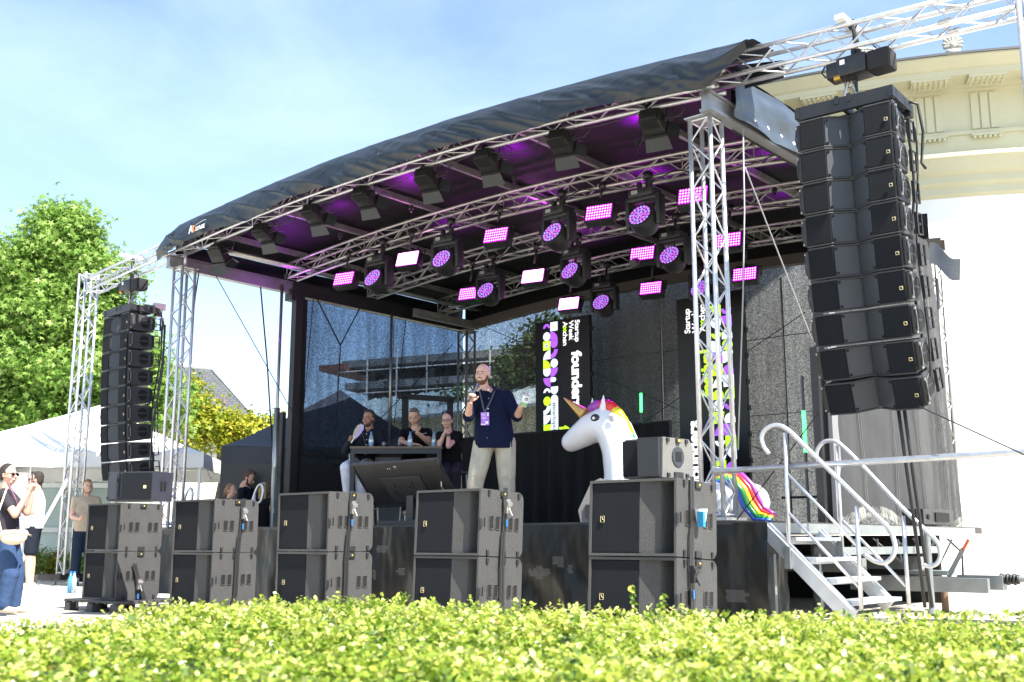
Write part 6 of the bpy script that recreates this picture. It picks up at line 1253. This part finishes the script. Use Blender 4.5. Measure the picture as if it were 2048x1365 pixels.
e = empty('wall_frame', ony(800, 880, 18.5), radians(-3), 'black door-sized frame standing behind the panel', 'frame'); b = MB(); w_ = 100*18.5/2160; b.box((.08, 0, .2), (.11, .06, 1.1)); b.box((w_, 0, .18), (.1, .06, 1.0)); b.box((w_/2, 0, .72), (w_+.1, .06, .09), Matrix.Rotation(.07, 3, 'Y')); b.build('frame', BLKM, e)
# stage rails at the back right, seen through the net
e = empty('guard_rail', S(7.8, 5.6, DECK), -YAW, 'black guard rail at the back of the stage, right of the right screen', 'railing'); b = MB()
for x in (0, 1.1): b.tube([(x, 0, 0), (x, 0, 1.0)], .02)
for z in (.45, .95): b.tube([(-.1, 0, z), (1.15, 0, z)], .018)
b.build('rail', BLK, e); 
e = empty('equipment_stack', S(10.2, 4.9, DECK), -YAW, 'black box with cables at the edge of the stage under the frayed net', 'box'); b = MB(); b.box((-.1, 0, .11), (.35, 1.1, .2), bev=.01); b.build('case', BLK, e); b = MB(); b.cyl((.085, -.4, .11), .035, .01, (1, 0, 0)); b.box((.085, .1, .11), (.01, .5, .12)); b._build('front_panel', HOLE, e)
# small things left
for k, (px, lab) in enumerate(((139, 'blue tinted water bottle at the foot of the left truss frame'), (146, 'clear water bottle at the foot of the left truss frame'))):
    p = ony(px, 1190, 16.5); e = empty('water_bottle', (p.x, 16.5, .06), 0, lab, 'bottle'); b = MB(); b.tube([(0, 0, 0), (0, 0, .2), (0, 0, .26), (0, 0, .3)], [.04, .04, .018, .016], 12); b.build('bottle_body', PETM if k else mat('blue bottle', (.1, .4, .6), .1, trans=.5), e, True); b = MB(); b.cyl((0, 0, .31), .018, .02); b.build('cap', BC, e)
p = ony(32, 990, 20.5); e = empty('banner', (p.x, 20.5, 0), 0, 'white banner with dark lettering behind the woman with the phone', 'banner'); MB().box((0, 0, 1.35), (.42, .03, 1.5)).build('banner_sheet', WHITE, e); MB().box((.24, 0, 1.1), (.03, .03, 2.2)).build('pole', WHITE, e)
text('en', .2, 'lettering', mat('navy print', (.01, .02, .1), .5), e, Matrix.Translation((-.06, -.02, 1.28)) @ Matrix.Rotation(pi/2, 4, 'X'), off=.004)
p = ony(255, 950, 20.2)
for k, (px, lab) in enumerate(((375, 'silver curved tube rail left of the second subwoofer stack'), (515, 'silver curved tube rail before the dark gazebo'))):
    u, z = onv(px, 1000, 1.0+0*k); e = empty('hand_rail', S(onv(px-8, 1055, .6)[0], .6, DECK if k else DECK), -YAW, lab, 'handrail', 'curved side rails'); b = MB(); x0 = 0
    b.tube(smooth_path([Vector((-.28, 0, -.1)), Vector((-.05, 0, .42)), Vector((.06, 0, .62)), Vector((.16, 0, .66)), Vector((.21, 0, .56)), Vector((.17, 0, .42)), Vector((.1, 0, .38))]), .022, 8); b.tube([(0, 0, -.3), (0, 0, .55)], .02, 8); b.build('rail', ALU, e, True)
e = empty('metal_post', S(onv(548, 1000, 1.2)[0], 1.2, .1), -YAW, 'square metal post before the dark gazebo', 'post'); MB().box((0, 0, .95), (.05, .05, 1.9)).build('post', GALV, e); MB().box((.04, 0, 1.2), (.03, .07, .08)).build('bracket', GALV, e)
